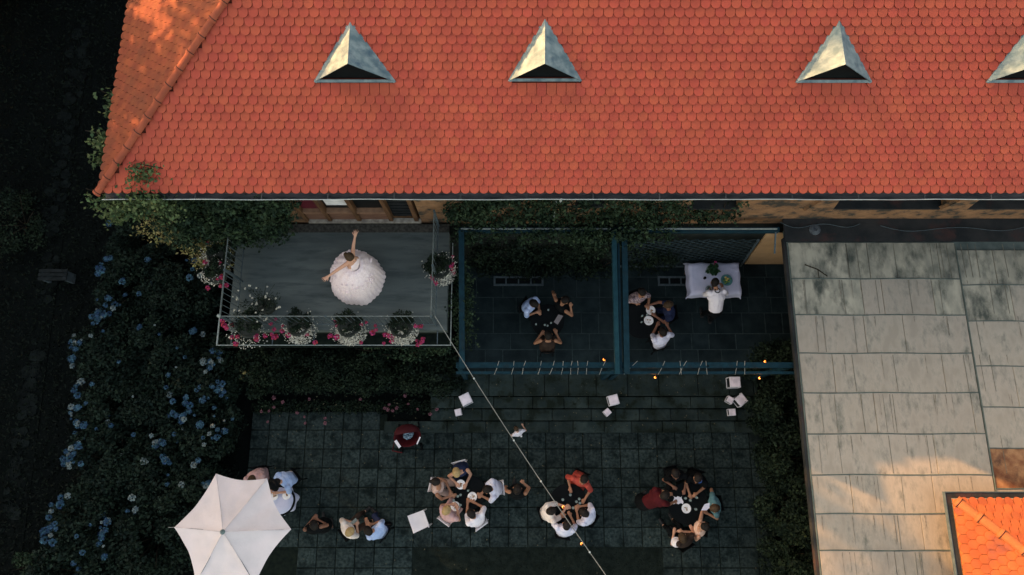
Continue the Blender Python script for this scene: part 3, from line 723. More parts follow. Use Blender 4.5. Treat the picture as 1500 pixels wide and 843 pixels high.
# lit bulbs of the pergola
def bulb(px,py,z,label,grp='glowing light bulbs by the pergola'):
    c=P(px,py,z); T=thing('light_bulb',label,'light bulb',c,0,grp)
    MB().lathe([(.0,-.045),(.015,-.038),(.025,-.015),(.025,.0),(.015,.03)],10,c).obj('glass_bulb',M_lamp,T,smooth=True)
    MB().lathe([(.016,.03),(.018,.035),(.018,.07),(.008,.08)],8,c).obj('socket',M_black,T)
    ld=bpy.data.lights.new('bulb_light','POINT'); ld.energy=.35; ld.color=(1,.45,.15); ld.shadow_soft_size=.04
    lo=bpy.data.objects.new('bulb_light',ld); C.objects.link(lo); lo.parent=T; lo.location=(0,0,-.11)
bulb(885,527,2.95,'glowing bulb at the left bay\'s right front corner of the pergola')
bulb(960,553,2.9,'glowing bulb hanging just outside the right bay, left end')
bulb(1036,537,2.95,'glowing bulb in the middle of the right bay\'s front beam')
bulb(1121,530,2.95,'glowing bulb above the right end of the pergola front beam')
bulb(1113,554,2.9,'glowing bulb outside the pergola above the four white lanterns')
# lattice screen on the wall in the right bay
LT=thing('lattice_screen','dark diamond lattice screen on the house wall behind the clothed table','trellis',(P(1020,370,2).x,YG-.12,FLZ))
xl=PY(930,350,YG-.12).x; ztop=2.85; zlo=FLZ+.1; n=0
xr_top=PY(1118,345,YG-.12).x; xr_bot=PY(1082,392,YG-.12).x
latm=mat('lattice_wood',(.014,.03,.034),.8,(.03,.05,.055),9)
for s in (-1,1):
    k=-18
    while k<40:
        x0=xl+k*.27; pts=[]
        p0=Vector((x0,YG-.12+s*.008,zlo)); d=Vector((s*1.0,0,.72)).normalized()
        # clip to the screen outline
        ts=[t for t in np.arange(0,5,.06) if zlo<=(p0+d*t).z<=ztop and xl<=(p0+d*t).x<=xr_bot+(xr_top-xr_bot)*((p0+d*t).z-zlo)/(ztop-zlo)]
        if len(ts)>2: MB().bar(p0+d*ts[0],p0+d*ts[-1],.030,.014,up=(0,1,0)).obj('lath',latm,LT)
        k+=1 if s>0 else 1
MB().bar((xr_bot,YG-.13,zlo),(xr_top,YG-.13,ztop),.04,.04,up=(0,1,0)).obj('frame_bar',M_iron,LT)
MB().bar((xl,YG-.13,zlo),(xr_bot,YG-.13,zlo),.04,.04).obj('frame_bar',M_iron,LT)

# ================================================================== SHEET-METAL ROOFED SIDE BUILDING
zr=3.22
sx=P(1148,335,zr).x
SB=thing('side_building','low annex with pale stained sheet-metal roof beside the terrace','building',(10,0,-.05))
MB().box(7.35,16,-8,YG-.01,-.1,zr-.12).obj('wall',mat('annex_wall',(.03,.035,.035),.9),SB)
MB().box(sx+.02,16,-8,YG-.005,zr-.12,zr-.03).obj('roof_deck',M_seam,SB)
MB().box(sx-.03,sx+.03,-8,YG-.2,zr-.14,zr-.01).obj('edge_trim',M_flash,SB)
# pale drip edge
MB().box(sx+.03,sx+.055,-8,P(1160,355,zr).y,zr-.028,zr+.012).obj('drip_edge',M_seam,SB)
MB().box(sx-.0,16,P(1200,354,zr).y,YU-.004,zr-.029,zr+.006).obj('wall_flashing',M_flash,SB)
rows=[356,409,462,518,576,636,696,753,807,862,915]
seamx=P(1402,380,zr).x
def sheets(x0,x1,rows,cuts_fn,first=0):
    for i in range(len(rows)-1):
        yt=P(1300,rows[i],zr).y; ybm=P(1300,rows[i+1],zr).y
        xs=[x0]+cuts_fn(i)+[x1]
        for k in range(len(xs)-1):
            m=M_metald if (i==0 or (i==1 and R_.random()<.7)) else M_metal
            if x0>seamx and rows[i]==657 and k==0: m=M_rust
            h=.008+R_.uniform(0,.006)
            o=MB().box(xs[k]+.006,xs[k+1]-.006,ybm+.008,yt-.002,zr-.028,zr+h).obj('rusty_sheet' if m is M_rust else 'metal_sheet',m,SB,bevel=.004)
            if m is M_rust: o['label']='rust-brown unpainted roof sheet'
        # lapped lower edge: standing seam with a slight wobble
        pts=[(x,ybm+.004+.008*sin(x*3+i)+.004*sin(x*11),zr+.012) for x in np.linspace(x0,x1,14)]
        MB().tube(pts,.013,5).obj('lap_seam',M_seam,SB)
def cutsL(i):
    base=[[7.55,8.05,8.6,9.6],[7.75,8.25,9.4],[7.7,8.6],[6.95,9.3],[7.75,9.8],[8.9],[7.0,8.7],[8.4,9.2],[7.8,9.0],[8.6],[8]][i]
    base=[b_+R_.uniform(-.05,.05) for b_ in base]; return [b_ for b_ in base if sx+.2<b_<seamx-.2]
sheets(sx+.06,seamx-.012,rows,cutsL)
rows2=[367,418,471,537,597,657,716,770,830,890]
sheets(seamx+.012,15.5,rows2,lambda i:[10.95+.25*(i%3)-.1,12.2,13.6])
MB().tube([(seamx,P(1400,360,zr).y,zr+.012),(seamx+.01,0,zr+.014),(seamx,-7,zr+.012)],.014,5).obj('lap_seam',M_seam,SB)
# joint welts across the sheets
for k in range(70):
    i=R_.randrange(len(rows)-2); yt=P(1300,rows[i],zr).y; yb_=P(1300,rows[i+1],zr).y; x=R_.uniform(sx+.2,12)
    if abs(x-seamx)<.1: continue
    MB().tube([(x,yb_+.03,zr+.013),(x+R_.uniform(-.015,.015),yt-.03,zr+.013)],R_.uniform(.004,.007),4).obj('welt',mat('dirty_welt',(.10,.10,.08),.9,(.18,.17,.14),12),SB)
for k in range(90):
    i=R_.randrange(len(rows)-2); yt=P(1300,rows[i],zr).y; x=R_.uniform(sx+.15,12.6); L=R_.uniform(.12,.6); w=R_.uniform(.004,.014)
    if abs(x-seamx)<.1: continue
    n=7; V=[(x+R_.uniform(-.006,.006)-w*(1-j/n)**.6,yt-.03-L*j/n,zr+.0165) for j in range(n+1)]+[(x+R_.uniform(-.006,.006)+w*(1-j/n)**.6,yt-.03-L*j/n,zr+.0165) for j in range(n,-1,-1)]
    MB().add(V,[tuple(range(len(V)))]).obj('grime_streak',mat('grime',(.13,.12,.095),.95,(.24,.21,.17),16),SB)
q=P(1193,337,zr); V_=MB().lathe([(.13,0),(.13,.03),(.10,.035),(.10,.05),(.05,.055),(.05,.03)],16,(q.x,q.y,zr)).obj('vent_ring',mat('vent_metal',(.05,.06,.07),.5,(.11,.13,.14),9),SB,label='round grey vent near the wall flashing')
for (x0_,x1_,y_) in ((1143,1260,0),(1290,1500,5)):
    pts=[P(x0_+(x1_-x0_)*t,334+y_-8*abs(2*t-1)+5*sin(t*9),zr+.03) for t in np.linspace(0,1,14)]
    MB().tube(pts,.008,4).obj('loose_wire',M_iron,SB)
# fallen twig on the sheets
tw=[P(1179,388,zr+.03),P(1198,395,zr+.03),P(1212,405,zr+.03)]
T=thing('twig','small forked dead twig lying on the pale metal roof','twig',tw[1]); 
tag(T)
MB().tube(tw,.012,5).obj('stem',M_trunk,T); MB().tube([tw[1],P(1200,408,zr+.03)],.008,5).obj('side_shoot',M_trunk,T)

# ================================================================== ORANGE ROOFED CORNER BUILDING
zc=3.75
A0=P(1388,724,zc); 
OB=thing('corner_building','small building with bright orange tiled hip roof and dark gutter','building',(A0.x+3,A0.y-3,-.05))
ox,oy_=A0.x+.10,A0.y-.10; OA=radians(27); OT=math.tan(OA); W_=6.0
MB().box(ox+.25,ox+W_,oy_-W_,oy_-.25,zr+.02,zc).obj('wall',M_plast,OB)
apex=(ox+3,oy_-3,zc+3*OT)
orf=thing('roof',None,None,(ox,oy_,zc)); orf.parent=OB; orf.location=Vector((ox,oy_,zc))-Vector(OB.location)
MB().add([(ox,oy_,zc),(ox+W_,oy_,zc),(ox+W_,oy_-W_,zc),(ox,oy_-W_,zc),apex,(ox,oy_,zc-.05),(ox+W_,oy_,zc-.05),(ox+W_,oy_-W_,zc-.05),(ox,oy_-W_,zc-.05)],
  [(0,1,4),(1,2,4),(2,3,4),(3,0,4),(5,8,7,6),(0,5,6,1),(1,6,7,2),(2,7,8,3),(3,8,5,0)]).obj('roof_deck',M_capO,orf)
Mn=frame((ox,oy_,zc+.002),(1,0,0),(0,cos(OA),-sin(OA)))
facet_tiles(Mn,3.2,2.6,lambda x,y,w:(w.x-ox)>(oy_-w.y) and x>.02,orf,M_tileO,tmeO,110,'roof_tiles')
Mw=frame((ox,oy_-3.2,zc+.002),(0,1,0),(-cos(OA),0,-sin(OA)))
facet_tiles(Mw,3.2,2.6,lambda x,y,w:(w.x-ox)<(oy_-w.y) and x<3.2-.02,orf,M_tileO,tmeO,180,'roof_tiles')
hd=Vector((1,-1,OT)).normalized(); place_caps(Vector((ox+.02,oy_-.02,zc+.04)),hd,Vector((-OT,OT,2)).normalized(),10,.42,capmesh(M_capO),orf,1.28)
MB().box(ox-.13,ox+W_,oy_+.02,oy_+.13,zc-.10,zc-.03).obj('gutter',M_flash,OB)
MB().box(ox-.13,ox-.02,oy_-W_,oy_+.02,zc-.10,zc-.03).obj('gutter',M_flash,OB)
MB().box(ox-.145,ox-.13,oy_-W_,oy_+.145,zc-.10,zc-.015).obj('gutter_rim',M_iron,OB)
MB().box(ox-.13,ox+W_,oy_+.13,oy_+.145,zc-.10,zc-.015).obj('gutter_rim',M_iron,OB)

# ================================================================== PLANTS
def ivy(name,label,cat,boxes,n,size,m,up=.2,trunk=None):
    T=thing(name,label,cat,((boxes[0][0]+boxes[0][1])/2,boxes[0][2],0 if trunk is None else trunk))
    tot=sum((b[1]-b[0])*(b[3]-b[2]+.3)*(b[5]-b[4]+.3) for b in boxes); out=[]
    for b in boxes:
        k=int(n*(b[1]-b[0])*(b[3]-b[2]+.3)*(b[5]-b[4]+.3)/tot); kc=max(3,k//45)
        cc=np.stack([NP.uniform(b[0],b[1],kc),NP.uniform(b[2],b[3],kc),NP.uniform(b[4],b[5],kc)],1)
        out.append(np.repeat(cc,45,0)+NP.normal(size=(kc*45,3))*np.array([.10,.07,.10]))
    C0=np.concatenate(out); np_quads('foliage',leaves(C0,size,up),m,T)
    v=MB()
    for b in boxes:
        for q in range(2):
            x=R_.uniform(b[0],b[1]); v.tube([(x,b[3],b[4]),(x+R_.uniform(-.2,.2),b[3]-.03,(b[4]+b[5])/2),(x+R_.uniform(-.3,.3),b[3],b[5])],.012,5)
    v.obj('stems',M_trunk,T,kind='stuff'); return T
X=lambda px,py,z:P(px,py,z).x
# upper wall, right of the balcony
ivy('wall_ivy','dense green ivy covering the upper house wall above the pergola','ivy',
    [(X(662,310,4),X(1000,310,4),YU-.22,YU,3.3,5.0),(X(680,330,3.3),X(980,330,3.3),YG-.30,YU-.15,3.15,3.5),(X(840,340,3.3),X(925,340,3.3),YG-.42,YG-.1,2.9,3.4),(X(1000,312,4),X(1052,312,4),YU-.12,YU,3.2,3.9),(X(1062,300,4),X(1084,300,4),YU-.12,YU,3.2,4.2)],15000,.040,M_ivy)
ivy('wall_ivy','dark ivy covering the house wall at the back of the left pergola bay','ivy',
    [(X(690,370,1.5),X(890,370,1.5),YG-.26,YG-.05,FLZ,2.6),(X(700,395,.6),X(890,395,.6),YG-.42,YG-.15,FLZ,1.1),(X(925,370,1.5),X(985,370,1.5),YG-.3,YG-.05,FLZ,2.2)],9000,.038,M_shrub)
ivy('climbing_vine','vine wound round the left beam of the blue pergola','vine',
    [(X(666,440,2.9),X(688,440,2.9),P(676,505,2.9).y,P(676,385,2.9).y,2.6,3.08),(X(670,340,3),X(690,340,3),P(676,345,3).y-.15,P(676,345,3).y,3.0,3.35)],2600,.032,M_ivy,.5)
ivy('wall_ivy','thick creeper hanging below the eave left of the balcony windows','creeper',
    [(X(250,300,5),X(425,300,5),YU-.55,YU-.05,4.3,5.8),(X(245,320,4),X(405,320,4),YU-.75,YU-.1,3.3,4.6),(X(350,325,3.4),X(425,325,3.4),YU-.45,YU-.05,3.2,4.4)],16000,.040,M_ivy,.3)
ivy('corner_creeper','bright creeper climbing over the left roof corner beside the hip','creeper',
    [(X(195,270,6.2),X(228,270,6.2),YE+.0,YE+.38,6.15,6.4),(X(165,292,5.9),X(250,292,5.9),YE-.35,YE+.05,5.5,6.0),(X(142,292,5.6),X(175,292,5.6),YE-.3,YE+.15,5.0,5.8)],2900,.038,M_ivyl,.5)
ivy('eave_vine','pale leafy shoots sticking out past the left eave of the roof','vine',
    [(X(138,215,5.8),X(156,215,5.8),P(140,235,5.8).y,P(140,195,5.8).y,5.5,5.9),(X(160,160,5.9),X(170,160,5.9),P(160,175,5.9).y,P(160,135,5.9).y,5.6,5.95)],900,.045,M_ivyl,.6)
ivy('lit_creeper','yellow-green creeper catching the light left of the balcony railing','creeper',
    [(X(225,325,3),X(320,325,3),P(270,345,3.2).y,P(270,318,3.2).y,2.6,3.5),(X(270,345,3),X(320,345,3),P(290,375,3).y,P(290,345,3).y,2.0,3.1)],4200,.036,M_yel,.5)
# bed south of the balcony
def shrub(name,label,cat,c,r,n,size,m,grp=None,k=30,z0=-.08):
    T=thing(name,label,cat,(c[0],c[1],z0),0,grp)
    C0=clumps(c,r,k,n,.33); C0=C0[C0[:,2]>z0]; np_quads('foliage',leaves(C0,size,.7),m,T)
    v=MB()
    for q in range(6):
        an=q*pi/3+.3; v.tube([(c[0]+.05*cos(an),c[1]+.05*sin(an),z0),(c[0]+r[0]*.35*cos(an),c[1]+r[1]*.35*sin(an),c[2]*.6),(c[0]+r[0]*.7*cos(an),c[1]+r[1]*.7*sin(an),c[2]+r[2]*.3)],[.02,.014,.006],5)
    v.obj('stems',M_trunk,T); return T
bedl=['with yellowed tips at the left end of the balcony bed','below the fullest flower tub','in the middle of the bed under the balcony','next to the pergola corner in the balcony bed']
for k,px in enumerate((385,462,545,625)):
    p=P(px,555,.8); shrub('bed_shrub','dark leafy shrub '+bedl[k],'shrub',(p.x,p.y+.22,.52),(.95,.62,.48),9000,.034,M_shrub,'dark shrubs in the bed under the balcony',46)
p=P(570,515,1.7); shrub('tall_shrub','olive shrub with paler top leaves against the balcony front','shrub',(p.x,p.y+.15,1.3),(1.3,.3,.75),3000,.034,M_ivy,None,40)
# low row with faded pink flower heads
fl=ruff(.05,30,.026,M_dpink,'faded_bloom',.6)
T=thing('pink_flower_border','low border of faded pink flowers along the top of the terrace','flower border',(P(520,600,0).x,P(520,600,0).y,-.02))
C0=np.concatenate([in_ell((P(px,597,0).x,P(px,597,0).y,.13),(.28,.20,.18),260,.2) for px in range(385,650,22)]); np_quads('foliage',leaves(C0,.03,.6),M_shrub,T)
for (px,py) in ((401,583),(383,603),(394,602),(401,597),(414,589),(392,618),(446,611),(447,620),(453,585),(476,613),(476,620),(528,585),(564,598),(568,600),(581,598),(575,602),(598,592),(612,600),(435,605),(570,593),(593,580),(630,607),(640,600)):
    q=P(px,py,.32); inst('faded_bloom',fl,T,ORG[T].inverted()@q,(0,0,R_.random()*6),R_.uniform(.5,.85))
# yellow tuft in the bed
p=P(356,546,.9); shrub('yellow_tuft','small yellow-green tuft at the left end of the balcony bed','plant',(p.x,p.y,.8),(.16,.16,.16),160,.032,M_yel,None,5)

# hydrangea bushes, each with its own flower heads
HB=ruff(.072,60,.026,M_blueF,'blue_flower_head',.8); HP=ruff(.062,50,.024,M_paleF,'pale_flower_head',.8)
hyd=[(205,345,.9,'topmost hydrangea under the creeper at the house corner'),(190,410,.95,'hydrangea with bluish heads along its left edge, second from the house'),
     (262,430,.95,'dark hydrangea beside the balcony\'s left corner'),(165,505,1.0,'hydrangea crowded with pale blue heads at its left side'),
     (240,505,.95,'nearly flowerless dark hydrangea in the middle of the hedge'),(290,545,.95,'hydrangea thick with blue heads below the balcony corner'),
     (165,590,1.0,'hydrangea with deep blue heads at the path edge, below the palest one'),(240,600,1.0,'hydrangea with a tuft of blue heads in the hedge centre'),
     (285,640,.95,'hydrangea with blue heads on the side facing the terrace'),(150,680,1.0,'hydrangea at the path edge with small cream heads, left of the umbrella'),
     (225,695,1.0,'hydrangea with a few blue heads just above the umbrella\'s left tip'),(130,770,1.05,'hydrangea with bright blue heads at the lower path edge'),
     (205,790,1.05,'hydrangea left of the white umbrella, lower part of the hedge'),(275,720,.8,'low hydrangea beside the top corner of the white umbrella'),(100,850,1.05,'bottommost hydrangea at the path edge')]
dens=[6,14,5,22,6,24,16,14,16,16,12,20,8,4,6]
allspots=[(185,325),(178,348),(181,358),(190,362)]
for k,(px,py,rad,lab) in enumerate(hyd):
    z=1.15; c=P(px,py,z-.3)
    T=thing('hydrangea_bush',lab,'hydrangea',(c.x,c.y,-.08),0,'blue hydrangeas of the long hedge')
    C0=clumps((c.x,c.y,.55),(rad,rad*.95,.72),60,8500,.28); C0=C0[C0[:,2]>-.08]; np_quads('foliage',leaves(C0,.045,.8),M_hyd,T)
    v=MB()
    for q in range(7):
        an=q*.9; v.tube([(c.x+.06*cos(an),c.y+.06*sin(an),-.08),(c.x+rad*.4*cos(an),c.y+rad*.4*sin(an),.5),(c.x+rad*.75*cos(an),c.y+rad*.75*sin(an),.95)],[.02,.014,.006],5)
    v.obj('stems',M_trunk,T)
    left = px<215
    j=0; cl=[]
    for q in range(max(2,dens[k]//4)): 
        an=(R_.gauss(pi,.9) if left else R_.gauss(0,1.0)); rd=rad*R_.uniform(.55,1.0); cl.append((rd*cos(an),rd*sin(an)))
    for q in range(int(dens[k]*1.5)):
        bx,by=R_.choice(cl) if R_.random()<.8 else (R_.uniform(-rad,rad)*.8,R_.uniform(-rad,rad)*.8)
        x=bx+R_.gauss(0,.13); y=by+R_.gauss(0,.13); rr2=min(1,sqrt(x*x+y*y)/(rad*1.15)); zz=.63+.80*sqrt(max(.05,1-rr2*rr2))
        pale=R_.random()<.28
        o=inst('flower_head',HP if pale else HB,T,(x,y,zz),(R_.uniform(-.3,.3),R_.uniform(-.3,.3),R_.random()*6),R_.choice((.45,.7,.9,1.15))*R_.uniform(.85,1.1))
# hedge by the metal roof wall
hl=['at the top end, right of the four lanterns','second from the top, left of the metal roof','third from the top along the metal roof','beside the rightmost seated guests','second from the bottom along the metal roof','at the bottom of the row by the metal roof']
for k,y in enumerate((2.1,1.0,-.1,-1.2,-2.3,-3.4)):
    shrub('hedge_shrub','dark bushy shrub '+hl[k],'shrub',(6.68-.05*(k%2),y,1.05),(.70,.72,1.25),9000,.036,M_shrub,'dark shrubs between terrace and metal roof',46)
p=P(32,832,.5); shrub('lit_bush','small bush with yellow-green light on it in the bottom left corner','shrub',(p.x,p.y,.3),(.55,.5,.4),1300,.036,M_ivy,None,14)
p=P(15,320,.5); shrub('path_bush','dim olive bush at the left border above the bench','shrub',(p.x,p.y,.35),(.9,1.0,.5),2600,.036,M_shrub,None,20)
# rough grass: nobody could count it
def scatter_grass(n):
    out=[]
    px=NP.uniform(-40,350,n); py=NP.uniform(-60,900,n)
    for a,b in zip(px,py): 
        q=P(a,b,-.05); out.append((q.x,q.y,-.04+NP.random()*.06))
    return np.array(out)
C0=scatter_grass(26000); go=np_quads('garden_grass',leaves(C0,.05,.4,.35),M_grass); tag(go,'rough dark grass and ground cover left of the house','grass',kind='stuff')
px=NP.uniform(lx0,lx1,9000); py=NP.uniform(-4.6,lawn_y,9000); C0=np.stack([px,py,NP.uniform(-.01,.02,9000)],1)
go=np_quads('lawn_grass',leaves(C0,.022,.2,.25),M_grass); tag(go,'short dark grass of the lawn strip below the terrace','grass',kind='stuff')

# ---- tall trees to the north-west that throw the evening shade (outside the frame)
def tree(p, h, cr, label, n=2600, size=.20, dens=1.0, kc=110, sub=.2):
    T=thing('tall_tree',label,'tree',p,0,'tall trees north-west of the garden')
    MB().tube([(p[0],p[1],-.1),(p[0]+.1,p[1],h*.35),(p[0]-.1,p[1]+.1,h*.7),(p[0],p[1],h*.95)],[.32,.26,.16,.04],8).obj('trunk',M_trunk,T)
    lb=MB()
    for k in range(9):
        an=k*2.4; z=h*(.3+.065*k); L=cr*(1-.05*k); lb.tube([(p[0],p[1],z),(p[0]+L*.5*cos(an),p[1]+L*.5*sin(an),z+L*.25),(p[0]+L*cos(an),p[1]+L*sin(an),z+L*.45)],[.12,.07,.02],6)
    lb.obj('limb',M_trunk,T)
    C0=clumps((p[0],p[1],h*.58),(cr,cr,h*.44),kc,int(n*dens),sub,.3); np_quads('crown',leaves(C0,size,.3),M_ivy,T)
dv=Vector((-cos(SUN_AZ),sin(SUN_AZ),0)); nv=Vector((sin(SUN_AZ),cos(SUN_AZ),0))
TREES=[(-15,17,3.4,1.5),(-10,18.5,3.4,1.5),(-5.6,18.5,3.1,1.2,70,.17),(-2.4,18.5,2.4,.8,58,.17),(7.8,19.0,2.1,.9),(10.5,21,2.6,1.3),(15.5,21,2.8,1.3),
 (-12,15,3.2,1.4),(-7.6,15.5,3.2,1.4),(-3.8,15.5,2.6,1.1,52,.18),(-.2,12.5,2.5,1.2),(1.9,12.5,1.8,1.0)]
p_=dv*23+nv*1.4; tree((p_.x,p_.y,-.08),15.3,3.2,'nearest of the tall trees, with wide gaps in its crown, opposite the left roof hip',8000,.14,1.0,62,.15)
tl=['southernmost of the tall trees beyond the left edge','second tall tree from the south beyond the left edge','third tall tree from the south','fourth tall tree from the south','thin tree north of the gap in the row','tall tree second from the north','northernmost tall tree',
 'front row tree opposite the lawn','front row tree opposite the umbrella','front row tree opposite the hydrangeas','front row tree opposite the roof corner','slim front row tree beside the gap']
for k,(o_,h,cr,de,*gp_) in enumerate(TREES):
    base=dv*(32 if k<7 else 25)+nv*o_; tree((base.x,base.y,-.08),h,cr,'leafy tree casting the evening shade, '+tl[k],6500,.19,de,*gp_)

for k in range(14):  # unseen low bushes, added to keep leaking sun off the left ground
    base=dv*21.5+nv*(-18+2.7*k); p_=(base.x,base.y,-.08)
    T=thing('sun_block_bush','added low bush blocking the sun beyond the left edge, number %s from the south'%['one','two','three','four','five','six','seven','eight','nine','ten','eleven','twelve','thirteen','fourteen'][k],'bush',p_,0,'added sun-blocking bushes north-west of the garden')
    np_quads('foliage',leaves(clumps((p_[0],p_[1],2.6),(1.9,1.9,2.9),60,4200,.3,.3),.20,.3),M_ivy,T)
    MB().tube([p_,(p_[0],p_[1],2.2),(p_[0]+.3,p_[1],4)],[.10,.07,.03],6).obj('stem',M_trunk,T)

# ================================================================== FURNITURE, TABLEWARE
SITS=[]
def chair(*a,**k): CH.append((a,k))
CH=[]
def chair_(label,px,py,rz,m=M_wpaint,z0=0.0,grp='chairs on the terrace',z=.45):
    c=P(px,py,z0+z)
    near=False
    if SITS:
        n_=min(SITS,key=lambda t:(t[0]-c).length)
        if (n_[0]-c).length<.5: c=n_[0]+n_[1]*.07; near=True; rz=atan2(n_[1].y,n_[1].x)
    T=thing('chair',label,'chair',(c.x,c.y,z0),rz,grp)
    if near: T.scale=(.82,.84,.95)
    # local: faces +x
    L=lambda mb,n,mm=m:mb.obj(n,mm,T,world=False,bevel=.006)
    V=[];F=[];n=5
    for i in range(n):
        for j in range(n):
            u,v=i/(n-1)-.5,j/(n-1)-.5; V.append((u*.42,v*.42*(1+.08*u),.45-.02*cos(u*pi)*cos(v*pi)))
    k=len(V)
    for i in range(n-1):
        for j in range(n-1): F.append((i*n+j,(i+1)*n+j,(i+1)*n+j+1,i*n+j+1))
    MB().add(V+[(a,b,c_-.02) for a,b,c_ in V],F+[tuple(q+k for q in f)[::-1] for f in F]).obj('seat',m,T,world=False,smooth=True)
    mb=MB()
    for q in range(4): mb.box(-.225-.01*q,-.205-.01*q,-.19,.19,.56+q*.07,.61+q*.07)
    mb.obj('backrest',m,T,world=False)
    for sx,sy in ((1,1),(1,-1)): L(MB().bar((sx*.19,sy*.19,0),(sx*.17,sy*.18,.46),.03),'leg')
    for sy in (1,-1): L(MB().bar((-.22,sy*.19,0),(-.19,sy*.19,.46),.03),'leg'); L(MB().bar((-.20,sy*.20,.46),(-.245,sy*.20,.85),.025),'back_post')
    return T
def table(label,px,py,r,m=M_blackt,z0=0.0,h=.74,cloth=False):
    c=P(px,py,z0+h); T=thing('round_table',label,'table',(c.x,c.y,z0),0,'round bistro tables')
    MB().lathe([(r*.97,h-.03),(r,h-.025),(r,h-.005),(r*.97,h)],28,(0,0,0)).obj('tabletop',m,T,world=False)
    MB().lathe([(.035,.03),(.035,h-.03)],10).obj('pedestal',m,T,world=False)
    MB().lathe([(.26,0),(.26,.02),(.06,.05),(.04,.06)],16).obj('foot',m,T,world=False)
    return T
def plate(label,px,py,z,r=.115,food=True):
    c=P(px,py,z); T=thing('plate',label,'plate',c,0,'white plates of food')
    MB().lathe([(r*.5,0),(r*.6,.004),(r,.022),(r*.98,.026),(r*.62,.010),(r*.01,.009)],24).obj('dish',M_plate,T,world=False,smooth=True)
    if food:
        for k in range(5):
            an=R_.random()*6; d=R_.uniform(0,r*.38); s=R_.uniform(.015,.03)
            MB().blob((d*cos(an),d*sin(an),.015),(d*cos(an)+.012,d*sin(an),.018),s*.6,s*.5,n=7,m=2).obj('morsel',M_food,T,world=False,smooth=True)
    return T
def glass(label,px,py,z,r=.032,h=.10):
    c=P(px,py,z+h); c.z=z; c=P(px,py,z); T=thing('drinking_glass',label,'glass',c,0,'glasses on the tables')
    MB().lathe([(r*.8,0),(r*.85,.005),(r,h),(r*.9,h),(r*.75,.012),(.001,.012)],12).obj('bowl',M_glassw,T,world=False,smooth=True)
    MB().lathe([(r*.72,.013),(r*.8,h*.6),(.001,h*.6)],10).obj('drink',mat('pale_drink',(.35,.42,.36),.1),T,world=False)
    return T
def lantern(label,px,py,s,z0,rz):
    h=s*1.15; c=P(px,py,z0+h); T=thing('lantern',label,'lantern',(c.x,c.y,z0),rz,'white square lanterns on the steps')
    a=s/2
    MB().box(-a,a,-a,a,0,.03).obj('base',M_wpaint,T,world=False,bevel=.004)
    for sx in (-1,1):
        for sy in (-1,1): MB().box(sx*a-(.02 if sx>0 else 0),sx*a+(.02 if sx<0 else 0),sy*a-(.02 if sy>0 else 0),sy*a+(.02 if sy<0 else 0),.03,h-.03).obj('corner_post',M_wpaint,T,world=False)
    MB().box(-a,a,-a,a,h-.03,h).obj('roof',M_wpaint,T,world=False,bevel=.004)
    MB().box(-a*.82,a*.82,-a*.82,a*.82,h,h+.012).obj('roof_cap',mat('pinkish_white',(.70,.60,.63),.6),T,world=False)
    MB().box(-a+.01,a-.01,-a+.01,a-.01,.031,h-.031).obj('smoked_glass',M_glass,T,world=False)
lz=lambda py:.0 if py>634 else .12 if py>616 else .24 if py>598 else .36 if py>580 else .48
lantern('large white lantern left of the string light cable',682,585,.27,.36,radians(26))
lantern('small white lantern at lower left of the larger one beside the cable',671,604,.165,.24,radians(14))
lantern('large white lantern on the steps in front of the pergola middle posts',899,586,.25,.36,radians(14))
lantern('small white lantern turned on its corner in front of the pergola middle',890,604,.16,.24,radians(40))
lantern('topmost large white lantern of the four at the right end of the steps',1077,560,.27,.48,radians(1))
lantern('small tilted white lantern, left one of the four at the right end',1070,586,.16,.36,radians(-30))
lantern('large rotated white lantern next to the hedge at the right end of the steps',1086,586,.25,.36,radians(38))
lantern('lowest small white lantern of the four at the right end of the steps',1073,604,.17,.24,radians(2))

